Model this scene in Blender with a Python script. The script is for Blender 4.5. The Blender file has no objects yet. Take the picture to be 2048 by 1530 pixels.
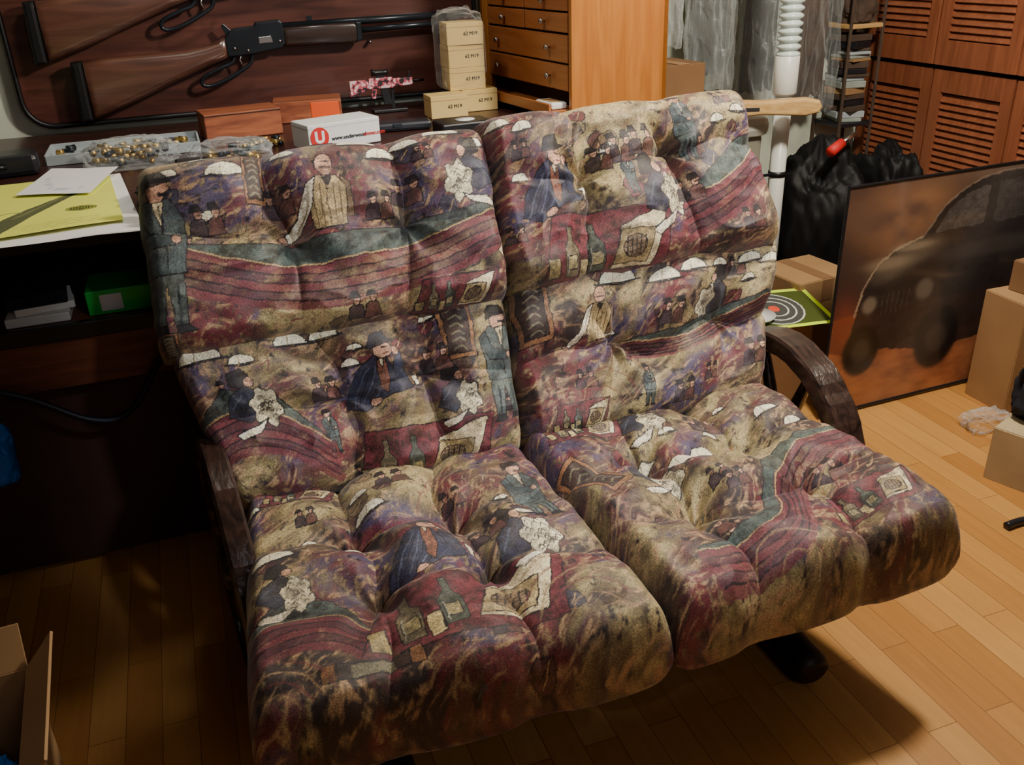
import bpy, bmesh, math, random
import numpy as np
from mathutils import Vector, Matrix, Euler
random.seed(4); rng=np.random.RandomState(7)
SC=bpy.context.scene
def link(o): SC.collection.objects.link(o)
def lin(c):
    return tuple(((v/255.)/12.92 if v/255.<=.04045 else (((v/255.)+.055)/1.055)**2.4) for v in c)
# ---------------------------------------------------------------- materials
def newmat(name):
    m=bpy.data.materials.new(name); m.use_nodes=True
    nt=m.node_tree; b=nt.nodes['Principled BSDF']; return m,nt,b
def N(nt,t,**k):
    n=nt.nodes.new(t)
    for a,v in k.items():
        if a.startswith('_'): setattr(n,a[1:],v)
        else: n.inputs[a].default_value=v
    return n
def mat(name,col,rough=.5,var=.15,scale=8,bump=.0,metal=0,stretch=(1,1,1),spec=.5,coat=0,alpha=1,trans=0,emit=None,det=4):
    m,nt,b=newmat(name); c=lin(col)
    tc=N(nt,'ShaderNodeTexCoord'); mp=N(nt,'ShaderNodeMapping'); mp.inputs['Scale'].default_value=stretch
    nt.links.new(tc.outputs['Object'],mp.inputs['Vector'])
    no=N(nt,'ShaderNodeTexNoise',Scale=scale,Detail=det)
    nt.links.new(mp.outputs[0],no.inputs['Vector'])
    r=N(nt,'ShaderNodeValToRGB'); e=r.color_ramp.elements
    e[0].position=.3; e[1].position=.7
    e[0].color=(*[max(0,v*(1-var)) for v in c],1); e[1].color=(*[min(1,v*(1+var)) for v in c],1)
    nt.links.new(no.outputs['Fac'],r.inputs['Fac']); nt.links.new(r.outputs['Color'],b.inputs['Base Color'])
    b.inputs['Roughness'].default_value=rough; b.inputs['Metallic'].default_value=metal
    b.inputs['Specular IOR Level'].default_value=spec; b.inputs['Coat Weight'].default_value=coat
    b.inputs['Alpha'].default_value=alpha; b.inputs['Transmission Weight'].default_value=trans
    if bump:
        bp=N(nt,'ShaderNodeBump',Strength=bump,Distance=.01); nt.links.new(no.outputs['Fac'],bp.inputs['Height']); nt.links.new(bp.outputs[0],b.inputs['Normal'])
    return m
def wood(name,c1,c2,axis=0,rough=.4,scale=3,coat=0,bump=.1,spec=.5):
    m,nt,b=newmat(name)
    tc=N(nt,'ShaderNodeTexCoord'); mp=N(nt,'ShaderNodeMapping')
    s=[14,14,14]; s[axis]=1.2; mp.inputs['Scale'].default_value=s
    nt.links.new(tc.outputs['Object'],mp.inputs['Vector'])
    no=N(nt,'ShaderNodeTexNoise',Scale=scale,Detail=8,Distortion=1.2); nt.links.new(mp.outputs[0],no.inputs['Vector'])
    r=N(nt,'ShaderNodeValToRGB'); e=r.color_ramp.elements; e[0].position=.32; e[1].position=.68
    e[0].color=(*lin(c1),1); e[1].color=(*lin(c2),1)
    nt.links.new(no.outputs['Fac'],r.inputs['Fac']); nt.links.new(r.outputs['Color'],b.inputs['Base Color'])
    b.inputs['Roughness'].default_value=rough; b.inputs['Coat Weight'].default_value=coat; b.inputs['Coat Roughness'].default_value=.15; b.inputs['Specular IOR Level'].default_value=spec
    bp=N(nt,'ShaderNodeBump',Strength=bump,Distance=.003); nt.links.new(no.outputs['Fac'],bp.inputs['Height']); nt.links.new(bp.outputs[0],b.inputs['Normal'])
    return m
def paintmat(name,rough=.8,weave=0,coat=0,spec=.3):
    m,nt,b=newmat(name)
    vc=N(nt,'ShaderNodeVertexColor'); vc.layer_name='Col'
    b.inputs['Roughness'].default_value=rough; b.inputs['Coat Weight'].default_value=coat; b.inputs['Specular IOR Level'].default_value=spec; b.inputs['Coat Roughness'].default_value=.12
    if weave:
        tc=N(nt,'ShaderNodeTexCoord')
        no=N(nt,'ShaderNodeTexNoise',Scale=330,Detail=3); nt.links.new(tc.outputs['Object'],no.inputs['Vector'])
        r=N(nt,'ShaderNodeValToRGB'); e=r.color_ramp.elements; e[0].position=.34;e[1].position=.66
        e[0].color=(.48,.46,.48,1); e[1].color=(1.22,1.20,1.22,1)
        nt.links.new(no.outputs['Fac'],r.inputs['Fac'])
        mx=N(nt,'ShaderNodeMix',_data_type='RGBA',_blend_type='MULTIPLY'); mx.inputs[0].default_value=1
        nt.links.new(vc.outputs['Color'],mx.inputs[6]); nt.links.new(r.outputs['Color'],mx.inputs[7])
        nt.links.new(mx.outputs[2],b.inputs['Base Color'])
        bp=N(nt,'ShaderNodeBump',Strength=.25,Distance=.002); nt.links.new(no.outputs['Fac'],bp.inputs['Height']); nt.links.new(bp.outputs[0],b.inputs['Normal'])
        b.inputs['Sheen Weight'].default_value=.12
    else: nt.links.new(vc.outputs['Color'],b.inputs['Base Color'])
    return m
# ---------------------------------------------------------------- geometry helpers
def obj_from(name,verts,faces,m,smooth=False,recenter=True):
    verts=[Vector(v) for v in verts]
    c=Vector((0,0,0))
    if recenter and verts:
        mn=Vector([min(v[i] for v in verts) for i in range(3)]); mx=Vector([max(v[i] for v in verts) for i in range(3)])
        c=(mn+mx)/2; c.z=mn.z
    me=bpy.data.meshes.new(name); me.from_pydata([v-c for v in verts],[],faces); me.update()
    o=bpy.data.objects.new(name,me); o.location=c; link(o)
    if m: me.materials.append(m)
    if smooth:
        for p in me.polygons: p.use_smooth=True
    return o
def from_bm(name,bm,m,smooth=False,M=None):
    if M is not None: bmesh.ops.transform(bm,matrix=M,verts=bm.verts)
    bmesh.ops.recalc_face_normals(bm,faces=bm.faces)
    vs=[v.co.copy() for v in bm.verts]; bm.verts.index_update()
    fs=[[v.index for v in f.verts] for f in bm.faces]; bm.free()
    return obj_from(name,vs,fs,m,smooth)
def add_box(bm,c,s,rz=0,bev=0,M=None):
    r=bmesh.ops.create_cube(bm,size=1)['verts']
    T=Matrix.Translation(c)@Matrix.Rotation(rz,4,'Z')@(M or Matrix())@Matrix.Diagonal((*s,1))
    bmesh.ops.transform(bm,matrix=T,verts=r)
    if bev:
        es=list({e for v in r for e in v.link_edges})
        bmesh.ops.bevel(bm,geom=es,offset=bev,segments=2,profile=.5,affect='EDGES')
def box(name,c,s,m,rz=0,bev=.003,M=None):
    bm=bmesh.new(); add_box(bm,c,s,rz,bev,M); return from_bm(name,bm,m)
def boxes(name,lst,m,bev=.002):
    bm=bmesh.new()
    for a in lst: add_box(bm,a[0],a[1],a[2] if len(a)>2 else 0,bev,a[3] if len(a)>3 else None)
    return from_bm(name,bm,m)
def tube_data(pts,rad,seg=12,closed=False):
    pts=[Vector(p) for p in pts]; n=len(pts)
    if not hasattr(rad,'__len__'): rad=[rad]*n
    V=[];Fs=[]; prev=None
    for i,p in enumerate(pts):
        if closed: t=(pts[(i+1)%n]-pts[i-1]).normalized()
        else: t=(pts[min(i+1,n-1)]-pts[max(i-1,0)]).normalized()
        if prev is None:
            a=Vector((0,0,1)) if abs(t.z)<.9 else Vector((1,0,0)); x=t.cross(a).normalized()
        else: x=(prev-t*prev.dot(t)).normalized()
        prev=x; y=t.cross(x)
        for k in range(seg):
            an=2*math.pi*k/seg; V.append(p+(x*math.cos(an)+y*math.sin(an))*rad[i])
    m=n if closed else n-1
    for i in range(m):
        for k in range(seg):
            a=i*seg+k;b=i*seg+(k+1)%seg;c=((i+1)%n)*seg+(k+1)%seg;d=((i+1)%n)*seg+k; Fs.append((a,b,c,d))
    if not closed: Fs.append(tuple(range(seg))[::-1]); Fs.append(tuple((n-1)*seg+k for k in range(seg)))
    return V,Fs
def tube(name,pts,rad,m,seg=12,closed=False):
    V,Fs=tube_data(pts,rad,seg,closed); return obj_from(name,V,Fs,m,True)
def smoothpts(p,n=8):
    p=[Vector(q) for q in p]; out=[]
    for i in range(len(p)-1):
        a=p[max(i-1,0)];b=p[i];c=p[i+1];d=p[min(i+2,len(p)-1)]
        for k in range(n):
            t=k/n; out.append(.5*((2*b)+(c-a)*t+(2*a-5*b+4*c-d)*t*t+(3*b-a-3*c+d)*t**3))
    out.append(p[-1]); return out
def prism(name,pts2,depth,m,M,bev=.0,seg=2,smooth=False):
    bm=bmesh.new(); vs=[bm.verts.new((x,y,-depth/2)) for x,y in pts2]; f=bm.faces.new(vs)
    r=bmesh.ops.extrude_face_region(bm,geom=[f]); nv=[g for g in r['geom'] if isinstance(g,bmesh.types.BMVert)]
    bmesh.ops.translate(bm,vec=(0,0,depth),verts=nv)
    if bev:
        es=[e for e in bm.edges if abs(e.verts[0].co.z-e.verts[1].co.z)<1e-6]
        bmesh.ops.bevel(bm,geom=es,offset=bev,segments=seg,profile=.5,affect='EDGES')
    return from_bm(name,bm,m,smooth,M)
def thing(name,parts,label,cat,base=None,group=None):
    e=bpy.data.objects.new(name,None); e.empty_display_size=.05
    if base is None:
        bpy.context.view_layer.update()
        cs=[o.matrix_world@Vector(c) for o in parts for c in o.bound_box]
        mn=Vector([min(c[i] for c in cs) for i in range(3)]);mx=Vector([max(c[i] for c in cs) for i in range(3)])
        base=((mn.x+mx.x)/2,(mn.y+mx.y)/2,mn.z)
    e.location=base; link(e)
    for p in parts:
        if p.parent is None:
            p.parent=e; p.matrix_parent_inverse=Matrix.Translation(-Vector(base))
    e['label']=label; e['category']=cat
    if group: e['group']=group
    return e
def single(o,label,cat,group=None):
    o['label']=label;o['category']=cat
    if group:o['group']=group
    return o
def struct(o): o['kind']='structure'; return o
def text(name,s,size,m,M,ext=.0006,bold=0,align='CENTER'):
    cu=bpy.data.curves.new(name,'FONT'); cu.body=s; cu.size=size; cu.extrude=ext; cu.align_x=align; cu.align_y='CENTER'; cu.offset=bold
    t=bpy.data.objects.new(name+'_tmp',cu); link(t); bpy.context.view_layer.update()
    me=bpy.data.meshes.new_from_object(t.evaluated_get(bpy.context.evaluated_depsgraph_get()))
    bpy.data.objects.remove(t); me.transform(M)
    c=sum((v.co for v in me.vertices),Vector())/max(1,len(me.vertices)); me.transform(Matrix.Translation(-c))
    me.materials.clear(); me.materials.append(m)
    o=bpy.data.objects.new(name,me); o.location=c; link(o); return o
# ---------------------------------------------------------------- noise + painter
def vn(x,y,seed=0):
    xi=np.floor(x);yi=np.floor(y);fx=x-xi;fy=y-yi;fx=fx*fx*(3-2*fx);fy=fy*fy*(3-2*fy)
    def h(a,b):
        s=np.sin(a*127.1+b*311.7+seed*74.7)*43758.5453; return s-np.floor(s)
    return (h(xi,yi)*(1-fx)+h(xi+1,yi)*fx)*(1-fy)+(h(xi,yi+1)*(1-fx)+h(xi+1,yi+1)*fx)*fy
def fbm(x,y,seed=0,o=4):
    s=0;a=.5;t=0
    for i in range(o): s=s+a*vn(x,y,seed+i*3);t+=a;a*=.55;x=x*2.03+5;y=y*2.03+9
    return s/t
class Paint:
    def __init__(s,X,Y,wob=.003,seed=0,ol=.0022):
        s.X=X+(fbm(X*40,Y*40,seed+50,2)-.5)*wob*2; s.Y=Y+(fbm(X*40,Y*40,seed+60,2)-.5)*wob*2
        s.C=np.zeros((X.size,3)); s.seed=seed; s.ol=ol
        s.g=fbm(X*160,Y*160,seed+9,3); s.g2=fbm(X*45,Y*60,seed+19,3)
    def poly(s,pts,col,ol=True,w=None,tex=.7,olc=(30,22,26)):
        P=np.array(pts,float); w=s.ol if w is None else w
        x0,y0=P.min(0)-w*2;x1,y1=P.max(0)+w*2
        idx=np.where((s.X>x0)&(s.X<x1)&(s.Y>y0)&(s.Y<y1))[0]
        if idx.size==0:return
        x=s.X[idx];y=s.Y[idx];ins=np.zeros(x.size,bool);D=np.full(x.size,9.)
        n=len(P)
        for i in range(n):
            ax,ay=P[i];bx,by=P[(i+1)%n]
            c=((ay>y)!=(by>y))
            xx=(bx-ax)*(y-ay)/((by-ay) if by!=ay else 1e-9)+ax
            ins^=c&(x<xx)
            dx,dy=bx-ax,by-ay;L=dx*dx+dy*dy+1e-12
            t=np.clip(((x-ax)*dx+(y-ay)*dy)/L,0,1); D=np.minimum(D,np.hypot(x-ax-t*dx,y-ay-t*dy))
        c=np.array(lin(col)); sh=np.clip(1-tex*.15+tex*(s.g[idx]*1.4+s.g2[idx]*2.2-1.7),.2,1.5)
        k=idx[ins]; s.C[k]=s.C[k]*.08+(c[None,:]*sh[:,None])[ins]*.92
        if ol: s.C[idx[D<w*.75*(.3+1.05*s.g2[idx])]]=lin(olc)
    def ell(s,cx,cy,rx,ry,col,rot=0,a0=0,a1=360,ol=True,**k):
        r=math.radians(rot);P=[]
        for i in range(22):
            a=math.radians(a0+(a1-a0)*i/(21 if a1-a0<360 else 22)); u=rx*math.cos(a);v=ry*math.sin(a)
            P.append((cx+u*math.cos(r)-v*math.sin(r),cy+u*math.sin(r)+v*math.cos(r)))
        s.poly(P,col,ol,**k)
    def stroke(s,pts,col,w,mix=1):
        P=[(v.x,v.y) for v in smoothpts([(p[0],p[1],0) for p in pts],6)]
        P=np.array(P);x0,y0=P.min(0)-w;x1,y1=P.max(0)+w
        idx=np.where((s.X>x0)&(s.X<x1)&(s.Y>y0)&(s.Y<y1))[0]
        if idx.size==0:return
        x=s.X[idx];y=s.Y[idx];D=np.full(x.size,9.)
        for i in range(len(P)-1):
            ax,ay=P[i];bx,by=P[i+1];dx,dy=bx-ax,by-ay;L=dx*dx+dy*dy+1e-12
            t=np.clip(((x-ax)*dx+(y-ay)*dy)/L,0,1); D=np.minimum(D,np.hypot(x-ax-t*dx,y-ay-t*dy))
        k=idx[D<w/2]; mm=(mix*np.clip(.35+s.g2[k]*1.1,0,1))[:,None]; s.C[k]=s.C[k]*(1-mm)+np.array(lin(col))*mm
SK=(212,162,130);CR=(240,222,174);TN=(165,142,98);NV=(44,48,72);GG=(84,98,94);BK=(26,20,26);WH=(248,236,204)
class Fab:
    def __init__(s,X,Y,seed,W,H):
        s.p=Paint(X,Y,.0030,seed,.0018); p=s.p;s.X=X;s.Y=Y
        u=X+(fbm(X*5,Y*5,seed+1)-.5)*.14; v=Y+(fbm(X*5,Y*5,seed+2)-.5)*.14
        r=.45; a=u*math.cos(r)+v*math.sin(r); b=-u*math.sin(r)+v*math.cos(r)
        n1=fbm(a*6.5,b*12,seed+3,5); n2=fbm(a*7.5,b*13,seed+4,5); n3=fbm(a*34,b*130,seed+5,3); n4=fbm(X*90,Y*90,seed+6,3); n5=fbm(X*26,Y*26,seed+7,4)
        s.n3=n3;s.n4=n4
        base=np.array(lin((98,64,58)))[None,:]*np.ones((X.size,1))
        def mx(C,col,m): m=np.clip(m,0,1)[:,None]; return C*(1-m)+np.array(lin(col))[None,:]*m
        base=mx(base,(118,50,56),(n1-.51)*7)
        base=mx(base,(82,70,98),(n2-.53)*7)
        base=mx(base,(138,124,80),(.51-n1)*8)
        base=mx(base,(198,180,126),(.41-n1)*9*(n3+.4))
        base=mx(base,(58,44,42),(.44-n2)*7)
        base=mx(base,(38,28,32),(n4-.53)*6*(n5+.2))
        base=mx(base,(184,158,112),(n4-.55)*6*(.62-n5)*2)
        base=mx(base,(170,138,100),(n3-.58)*5)
        p.C=base
        rr_=random.Random(seed)
        for k in range(60):
            x=rr_.uniform(0,W);y=rr_.uniform(0,H);L=rr_.uniform(.008,.028);an=rr_.uniform(-.4,1.2)
            pts=[(x,y),(x+L*.5*math.cos(an),y+L*.5*math.sin(an)+rr_.uniform(-.006,.006)),(x+L*math.cos(an+.3),y+L*math.sin(an+.3))]
            p.stroke(pts,rr_.choice([(30,22,26),(30,22,26),(196,170,122),(118,50,56),(74,84,84)]),rr_.uniform(.0018,.0036),.85)
        for k in range(10): s.blotfig(rr_.uniform(0,W),rr_.uniform(0,H),rr_.uniform(.018,.034),rr_)
        for k in range(5): s.heads(rr_.uniform(.05,.95)*W,rr_.uniform(.1,.9)*H,rr_.uniform(.028,.036))
        for k in range(4): s.lamp(rr_.uniform(.05,.95)*W,rr_.uniform(.45,.95)*H,rr_.uniform(.035,.055),rr_.uniform(-8,12))
        s.man(rr_.uniform(.3,.7)*W,rr_.uniform(.1,.5)*H,.09)
    def finish(s):
        k=.84+.36*s.n3+.40*(s.n4-.5); s.p.C*=np.clip(k,.3,1.4)[:,None]
        return s.p.C
    def blotfig(s,x,y,h,q):
        P=[(x+h*(.6+.35*q.random())*math.cos(i*.7),y+h*(.5+.35*q.random())*math.sin(i*.7)) for i in range(9)]
        s.p.poly(P,q.choice([(90,54,52),(122,102,72),(68,64,80),(114,50,58)]),w=.0014); s.p.stroke([(x-h*.4,y-h*.2),(x,y+h*.1),(x+h*.3,y-h*.1)],(30,22,26),.0025)
        s.p.stroke([(x-h*.2,y-h*.4),(x,y-h*.2),(x+h*.35,y+h*.3)],(176,146,100),.0025)
    def T(s,x,y,sc,fl=1,rot=0):
        c,q=math.cos(math.radians(rot)),math.sin(math.radians(rot))
        return lambda L:[(x+(a*fl*c-b*q)*sc,y+(a*fl*q+b*c)*sc) for a,b in L]
    def man(s,x,y,h,fl=1,rot=0):
        t=s.T(x,y,h,fl,rot);p=s.p
        p.poly(t([(-.12,.0),(-.03,0),(-.02,.2),(0,.3),(.03,.15),(.04,0),(.13,0),(.12,.3),(.13,.5),(-.13,.5),(-.14,.25)]),GG)
        p.stroke(t([(-.08,.05),(-.07,.3)]),(40,50,54),.02*h);p.stroke(t([(.08,.05),(.07,.3)]),(40,50,54),.02*h)
        p.poly(t([(-.15,0),(-.02,0),(-.03,.05),(-.12,.05)]),BK); p.poly(t([(.03,0),(.17,0),(.12,.05),(.04,.05)]),BK)
        p.poly(t([(-.15,.36),(.15,.36),(.18,.68),(.10,.84),(-.08,.84),(-.18,.7)]),(78,92,92))
        p.poly(t([(-.02,.84),(.06,.84),(.03,.62)]),CR); p.stroke(t([(.03,.8),(.04,.4)]),BK,.012*h)
        p.poly(t([(-.19,.74),(-.12,.80),(-.06,.64),(.10,.6),(.09,.54),(-.12,.54)]),(62,76,78))
        p.ell(*t([(.11,.58)])[0],.035*h,.03*h,SK)
        p.poly(t([(-.03,.82),(.05,.83),(.08,.88),(.11,.9),(.08,.95),(-.04,.96),(-.06,.89)]),SK)
        p.poly(t([(-.09,.90),(-.04,.93),(.12,.94),(.09,.98),(.06,1.02),(-.05,1.02),(-.09,.98)]),BK)
        p.stroke(t([(.03,.875),(.09,.87)]),BK,.012*h*2)
    def seated(s,x,y,h,fl=1,rot=0):
        t=s.T(x,y,h,fl,rot);p=s.p
        p.poly(t([(-.55,0),(-.42,.3),(-.2,.55),(-.02,.66),(.12,.62),(.2,.42),(.42,.25),(.46,.12),(.15,.1),(-.1,.02),(-.3,-.08)]),NV)
        for k in range(6): p.stroke(t([(-.44+.08*k,.0+.02*k),(-.30+.08*k,.25),(-.12+.05*k,.5)]),(24,28,42) if k%2 else (92,100,118),.016*h)
        p.poly(t([(.0,.62),(.12,.6),(.14,.3),(.08,.12),(-.02,.2)]),(136,84,60)); p.poly(t([(.02,.6),(.1,.6),(.07,.45)]),CR)
        p.poly(t([(.25,.25),(.2,.45),(.28,.66),(.36,.62),(.35,.45),(.42,.25)]),(54,60,84))
        p.poly(t([(-.02,.66),(.0,.8),(.2,.82),(.24,.72),(.27,.68),(.18,.6),(.08,.58)]),SK)
        p.stroke(t([(.12,.73),(.2,.73)]),BK,.02*h); p.stroke(t([(.12,.64),(.2,.65)]),(120,60,50),.02*h)
        p.ell(*t([(.28,.66)])[0],.05*h,.07*h,SK)
        p.poly(t([(-.1,.76),(-.02,.93),(.16,.95),(.22,.84),(.3,.82),(.1,.76)]),(34,36,50)); 
        p.ell(*t([(-.12,.03)])[0],.09*h,.05*h,SK,20)
        p.poly(t([(.5,.14),(.56,.14),(.58,.3),(.48,.3)]),WH)
    def vest(s,x,y,h,fl=1,rot=0):
        t=s.T(x,y,h,fl,rot);p=s.p
        p.poly(t([(.2,.6),(.33,.5),(.34,.1),(.2,.1)]),(130,106,78))
        p.poly(t([(-.22,0),(.22,0),(.27,.45),(.14,.62),(-.12,.62),(-.27,.45)]),(194,170,118))
        for k in (-.16,-.08,0,.08,.16): p.stroke(t([(k,.03),(k*1.1,.52)]),(104,84,58),.014*h)
        for k in (.1,.22,.34,.46): p.ell(*t([(.0,k)])[0],.014*h,.014*h,BK,ol=False)
        p.poly(t([(-.27,.55),(-.14,.62),(-.2,.3),(-.4,.02),(-.62,-.06),(-.6,.05),(-.42,.18)]),WH)
        p.stroke(t([(-.24,.45),(-.3,.22),(-.45,.05)]),(140,126,92),.02*h)
        p.ell(*t([(-.65,-.02)])[0],.06*h,.045*h,SK)
        p.ell(*t([(0,.76)])[0],.12*h,.14*h,SK); p.poly(t([(-.06,.6),(.08,.6),(.02,.5)]),BK)
        p.stroke(t([(-.06,.72),(.08,.72)]),BK,.03*h);p.stroke(t([(-.04,.79),(.07,.79)]),BK,.014*h);p.stroke(t([(-.13,.8),(-.12,.7)]),BK,.03*h)
    def ruffle(s,x,y,h,fl=1,rot=0):
        t=s.T(x,y,h,fl,rot);p=s.p
        p.poly(t([(-.5,.3),(-.4,.6),(-.1,.75),(.1,.6),(0,.3),(-.2,.15)]),(48,50,66))
        p.stroke(t([(-.4,.4),(-.2,.6)]),(84,90,100),.03*h)
        p.poly(t([(-.34,.78),(-.28,1.0),(-.08,1.04),(.02,.92),(-.05,.8),(-.2,.72)]),BK); p.ell(*t([(.0,.8)])[0],.08*h,.09*h,SK)
        P=[]
        for i in range(26):
            a=2*math.pi*i/26; r=1+.16*math.sin(i*2.4*2); P.append((.12+.24*r*math.cos(a),.36+.3*r*math.sin(a)))
        p.poly(t(P),(222,212,174))
        for k in range(30):
            a=random.uniform(0,6.28);q=random.uniform(.02,.22);cx=.12+q*math.cos(a);cy=.36+q*1.2*math.sin(a)
            p.stroke(t([(cx-.04,cy),(cx,cy+.04),(cx+.04,cy)]),(88,80,68),.017*h)
        p.poly(t([(-.1,.1),(.1,.16),(-.1,-.02),(-.42,-.1),(-.5,.0),(-.3,.06)]),WH)
    def lamp(s,x,y,w,rot=0):
        p=s.p;r=math.radians(rot);w=w*.85
        p.ell(x,y,w/2,w*.38,(255,248,212),rot,0,180,tex=.1); p.stroke([(x-w*.62*math.cos(r),y-w*.62*math.sin(r)),(x,y-.004),(x+w*.62*math.cos(r),y+w*.62*math.sin(r))],BK,.004)
        p.stroke([(x-w*.1,y),(x-w*.08,y+w*.3)],(150,130,90),.002)
    def heads(s,x,y,h):
        p=s.p
        for dx in (-.5,.28):
            cx=x+dx*h; p.poly([(cx-h*.42,y-h*.95),(cx+h*.4,y-h*.95),(cx+h*.3,y-h*.35),(cx,y-h*.22),(cx-h*.32,y-h*.4)],(64,48,56) if dx<0 else (102,64,56))
            p.ell(cx+h*.05,y-.08*h,.17*h,.24*h,SK); p.poly([(cx-h*.28,y+h*.0),(cx-h*.2,y+h*.26),(cx+h*.12,y+h*.28),(cx+h*.2,y+h*.06),(cx+h*.3,y+h*.02),(cx,y+h*.0)],BK)
            p.stroke([(cx+h*.04,y-h*.14),(cx+h*.16,y-h*.15)],BK,.0022)
    def table(s,x,y,h,fl=1,rot=0):
        t=s.T(x,y,h,fl,rot);p=s.p
        p.poly(t([(-1.0,-.1),(.9,-.15),(1.15,.7),(.1,.72),(-.7,.75)]),(110,44,52),tex=1.)
        p.poly(t([(.1,.0),(.75,-.02),(1.05,.66),(.95,.66),(.3,.5)]),CR)
        p.poly(t([(.12,.06),(.66,.04),(.82,.42),(.3,.46)]),(172,150,100))
        p.ell(*t([(.47,.24)])[0],.19*h,.13*h,(130,108,82),10)
        for k in range(5): p.stroke(t([(.32+.07*k,.14),(.37+.07*k,.34)]),BK,.018*h)
        for k in range(3): p.stroke(t([(.3,.18+.06*k),(.64,.2+.06*k)]),(60,48,38),.014*h)
        for bx,c in ((-.5,(126,116,86)),(-.1,(84,94,78))):
            p.poly(t([(bx-.11,.0),(bx+.11,.0),(bx+.12,.34),(bx+.04,.44),(bx+.04,.6),(bx-.04,.6),(bx-.04,.44),(bx-.12,.34)]),c)
            p.poly(t([(bx-.08,.1),(bx+.08,.1),(bx+.08,.26),(bx-.08,.26)]),(184,168,118)); p.stroke(t([(bx-.07,.3),(bx-.07,.05)]),(170,170,150),.012*h)
        p.poly(t([(-.36,-.06),(-.22,-.06),(-.22,.2),(-.36,.2)]),(214,194,134))
        p.poly(t([(-.9,.0),(-.72,.0),(-.72,.25),(-.9,.25)]),(172,156,102))
    def awning(s,pts,w,green=True,n=5):
        p=s.p; w=w*.85
        if green: p.poly([(a,b) for a,b in pts]+[(a,b+w*.8*(.25+.75*math.sin(math.pi*i/(len(pts)-1)))) for i,(a,b) in reversed(list(enumerate(pts)))],(68,82,76),tex=1.)
        for k in range(n):
            o=-k*w/n*1.15
            p.stroke([(a,b+o) for a,b in pts],(116,48,58) if k%2==0 else (86,40,52),w/n*1.2,.9)
            p.stroke([(a,b+o+w/n*.5) for a,b in pts],(32,16,22),.003)
        p.stroke([(a,b+w*.12) for a,b in pts],(196,164,112),.003)
    def frame(s,x,y,w,h,rot=0):
        t=s.T(x,y,1,1,rot);p=s.p
        p.poly(t([(-w/2,-h/2),(w/2,-h/2),(w/2,h/2),(-w/2,h/2)]),(156,110,72)); p.poly(t([(-w*.36,-h*.42),(w*.36,-h*.42),(w*.36,h*.42),(-w*.36,h*.42)]),(56,44,42))
        for k in range(6):
            yy=-h*.36+k*h*.13; p.stroke(t([(-w*.2,yy),(w*.05,yy+h*.05),(w*.2,yy-h*.02)]),(130,124,96),.004)
    def swirl(s,x,y,r,n=4):
        for k in range(n): s.p.stroke([(x+r*(.3+.2*k)*math.cos(a),y+r*(.3+.2*k)*math.sin(a)) for a in (0.2,.8,1.5,2.2,2.9)],(118,54,58) if k%2 else (170,138,98),.004,.6)
def lay_UL(f,W,H):
    f.awning([(W*.12,H*.50),(W*.4,H*.36),(W*.7,H*.38),(W*1.0,H*.50)],H*.2)
    for a,b,w in ((.25,.80,.09),(.6,.88,.1),(.66,.80,.08),(.73,.84,.07),(.84,.88,.1),(.4,.86,.06),(.92,.8,.06)): f.lamp(W*a,H*b,w)
    f.frame(W*.32,H*.80,.04,.12);f.heads(W*.2,H*.66,.045); f.heads(W*.38,H*.70,.045);f.heads(W*.72,H*.68,.045);f.heads(W*.64,H*.62,.04); f.vest(W*.5,H*.52,H*.35); f.ruffle(W*.88,H*.54,H*.30,-1); f.man(W*.075,H*.18,H*.66)
    f.p.poly([(W*.94,H*.3),(W*1.01,H*.18),(W*1.01,H*.42)],CR); f.heads(W*.56,H*.2,.045);f.table(W*.8,H*.08,.09); f.frame(W*.06,H*.12,.04,.05)
def lay_UR(f,W,H):
    f.awning([(W*.62,H*.34),(W*.78,H*.42),(W*.9,H*.52),(W*1.0,H*.62)],H*.2)
    f.swirl(W*.8,H*.78,.12,5); f.swirl(W*.3,H*.85,.1,4);f.table(W*.32,H*.1,.17)
    f.lamp(W*.06,H*.84,.07); f.lamp(W*.13,H*.80,.06); f.heads(W*.45,H*.70,.05); f.heads(W*.53,H*.72,.05);f.heads(W*.38,H*.66,.04)
    f.ruffle(W*.58,H*.28,H*.34,1,10); f.heads(W*.66,H*.46,.045); f.seated(W*.2,H*.4,H*.38); f.man(W*.70,H*.55,H*.36); f.lamp(W*.82,H*.72,.05);f.lamp(W*.9,H*.76,.05);f.heads(W*.85,H*.26,.04)
def lay_LL(f,W,H):
    f.awning([(W*.0,H*.42),(W*.12,H*.5),(W*.25,H*.45),(W*.36,H*.3)],H*.2)
    for a,b,w in ((.1,.76,.1),(.34,.76,.08),(.43,.77,.07),(.2,.72,.06)): f.lamp(W*a,H*b,w)
    f.table(W*.62,H*.07,.16); f.frame(W*.8,H*.70,.07,.13); f.ruffle(W*.2,H*.42,H*.27); f.ruffle(W*.78,H*.30,H*.24)
    f.seated(W*.55,H*.44,H*.32); f.heads(W*.73,H*.62,.045);f.heads(W*.4,H*.58,.04); f.man(W*.92,H*.26,H*.50)
def lay_LR(f,W,H):
    f.frame(W*.08,H*.70,.08,.14,6); 
    for a,b,w in ((.36,.76,.11),(.52,.73,.09),(.62,.76,.08),(.84,.76,.07),(.92,.74,.07),(.72,.76,.05)): f.lamp(W*a,H*b,w)
    f.vest(W*.3,H*.52,H*.26); f.ruffle(W*.7,H*.51,H*.24,-1); f.heads(W*.56,H*.62,.045); f.awning([(W*.4,H*.48),(W*.6,H*.46),(W*.8,H*.53),(W*.98,H*.6)],H*.08)
    f.heads(W*.9,H*.36,.05); f.swirl(W*.3,H*.2,.1,4);f.table(W*.2,H*.14,.08);f.heads(W*.6,H*.24,.04)
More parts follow.
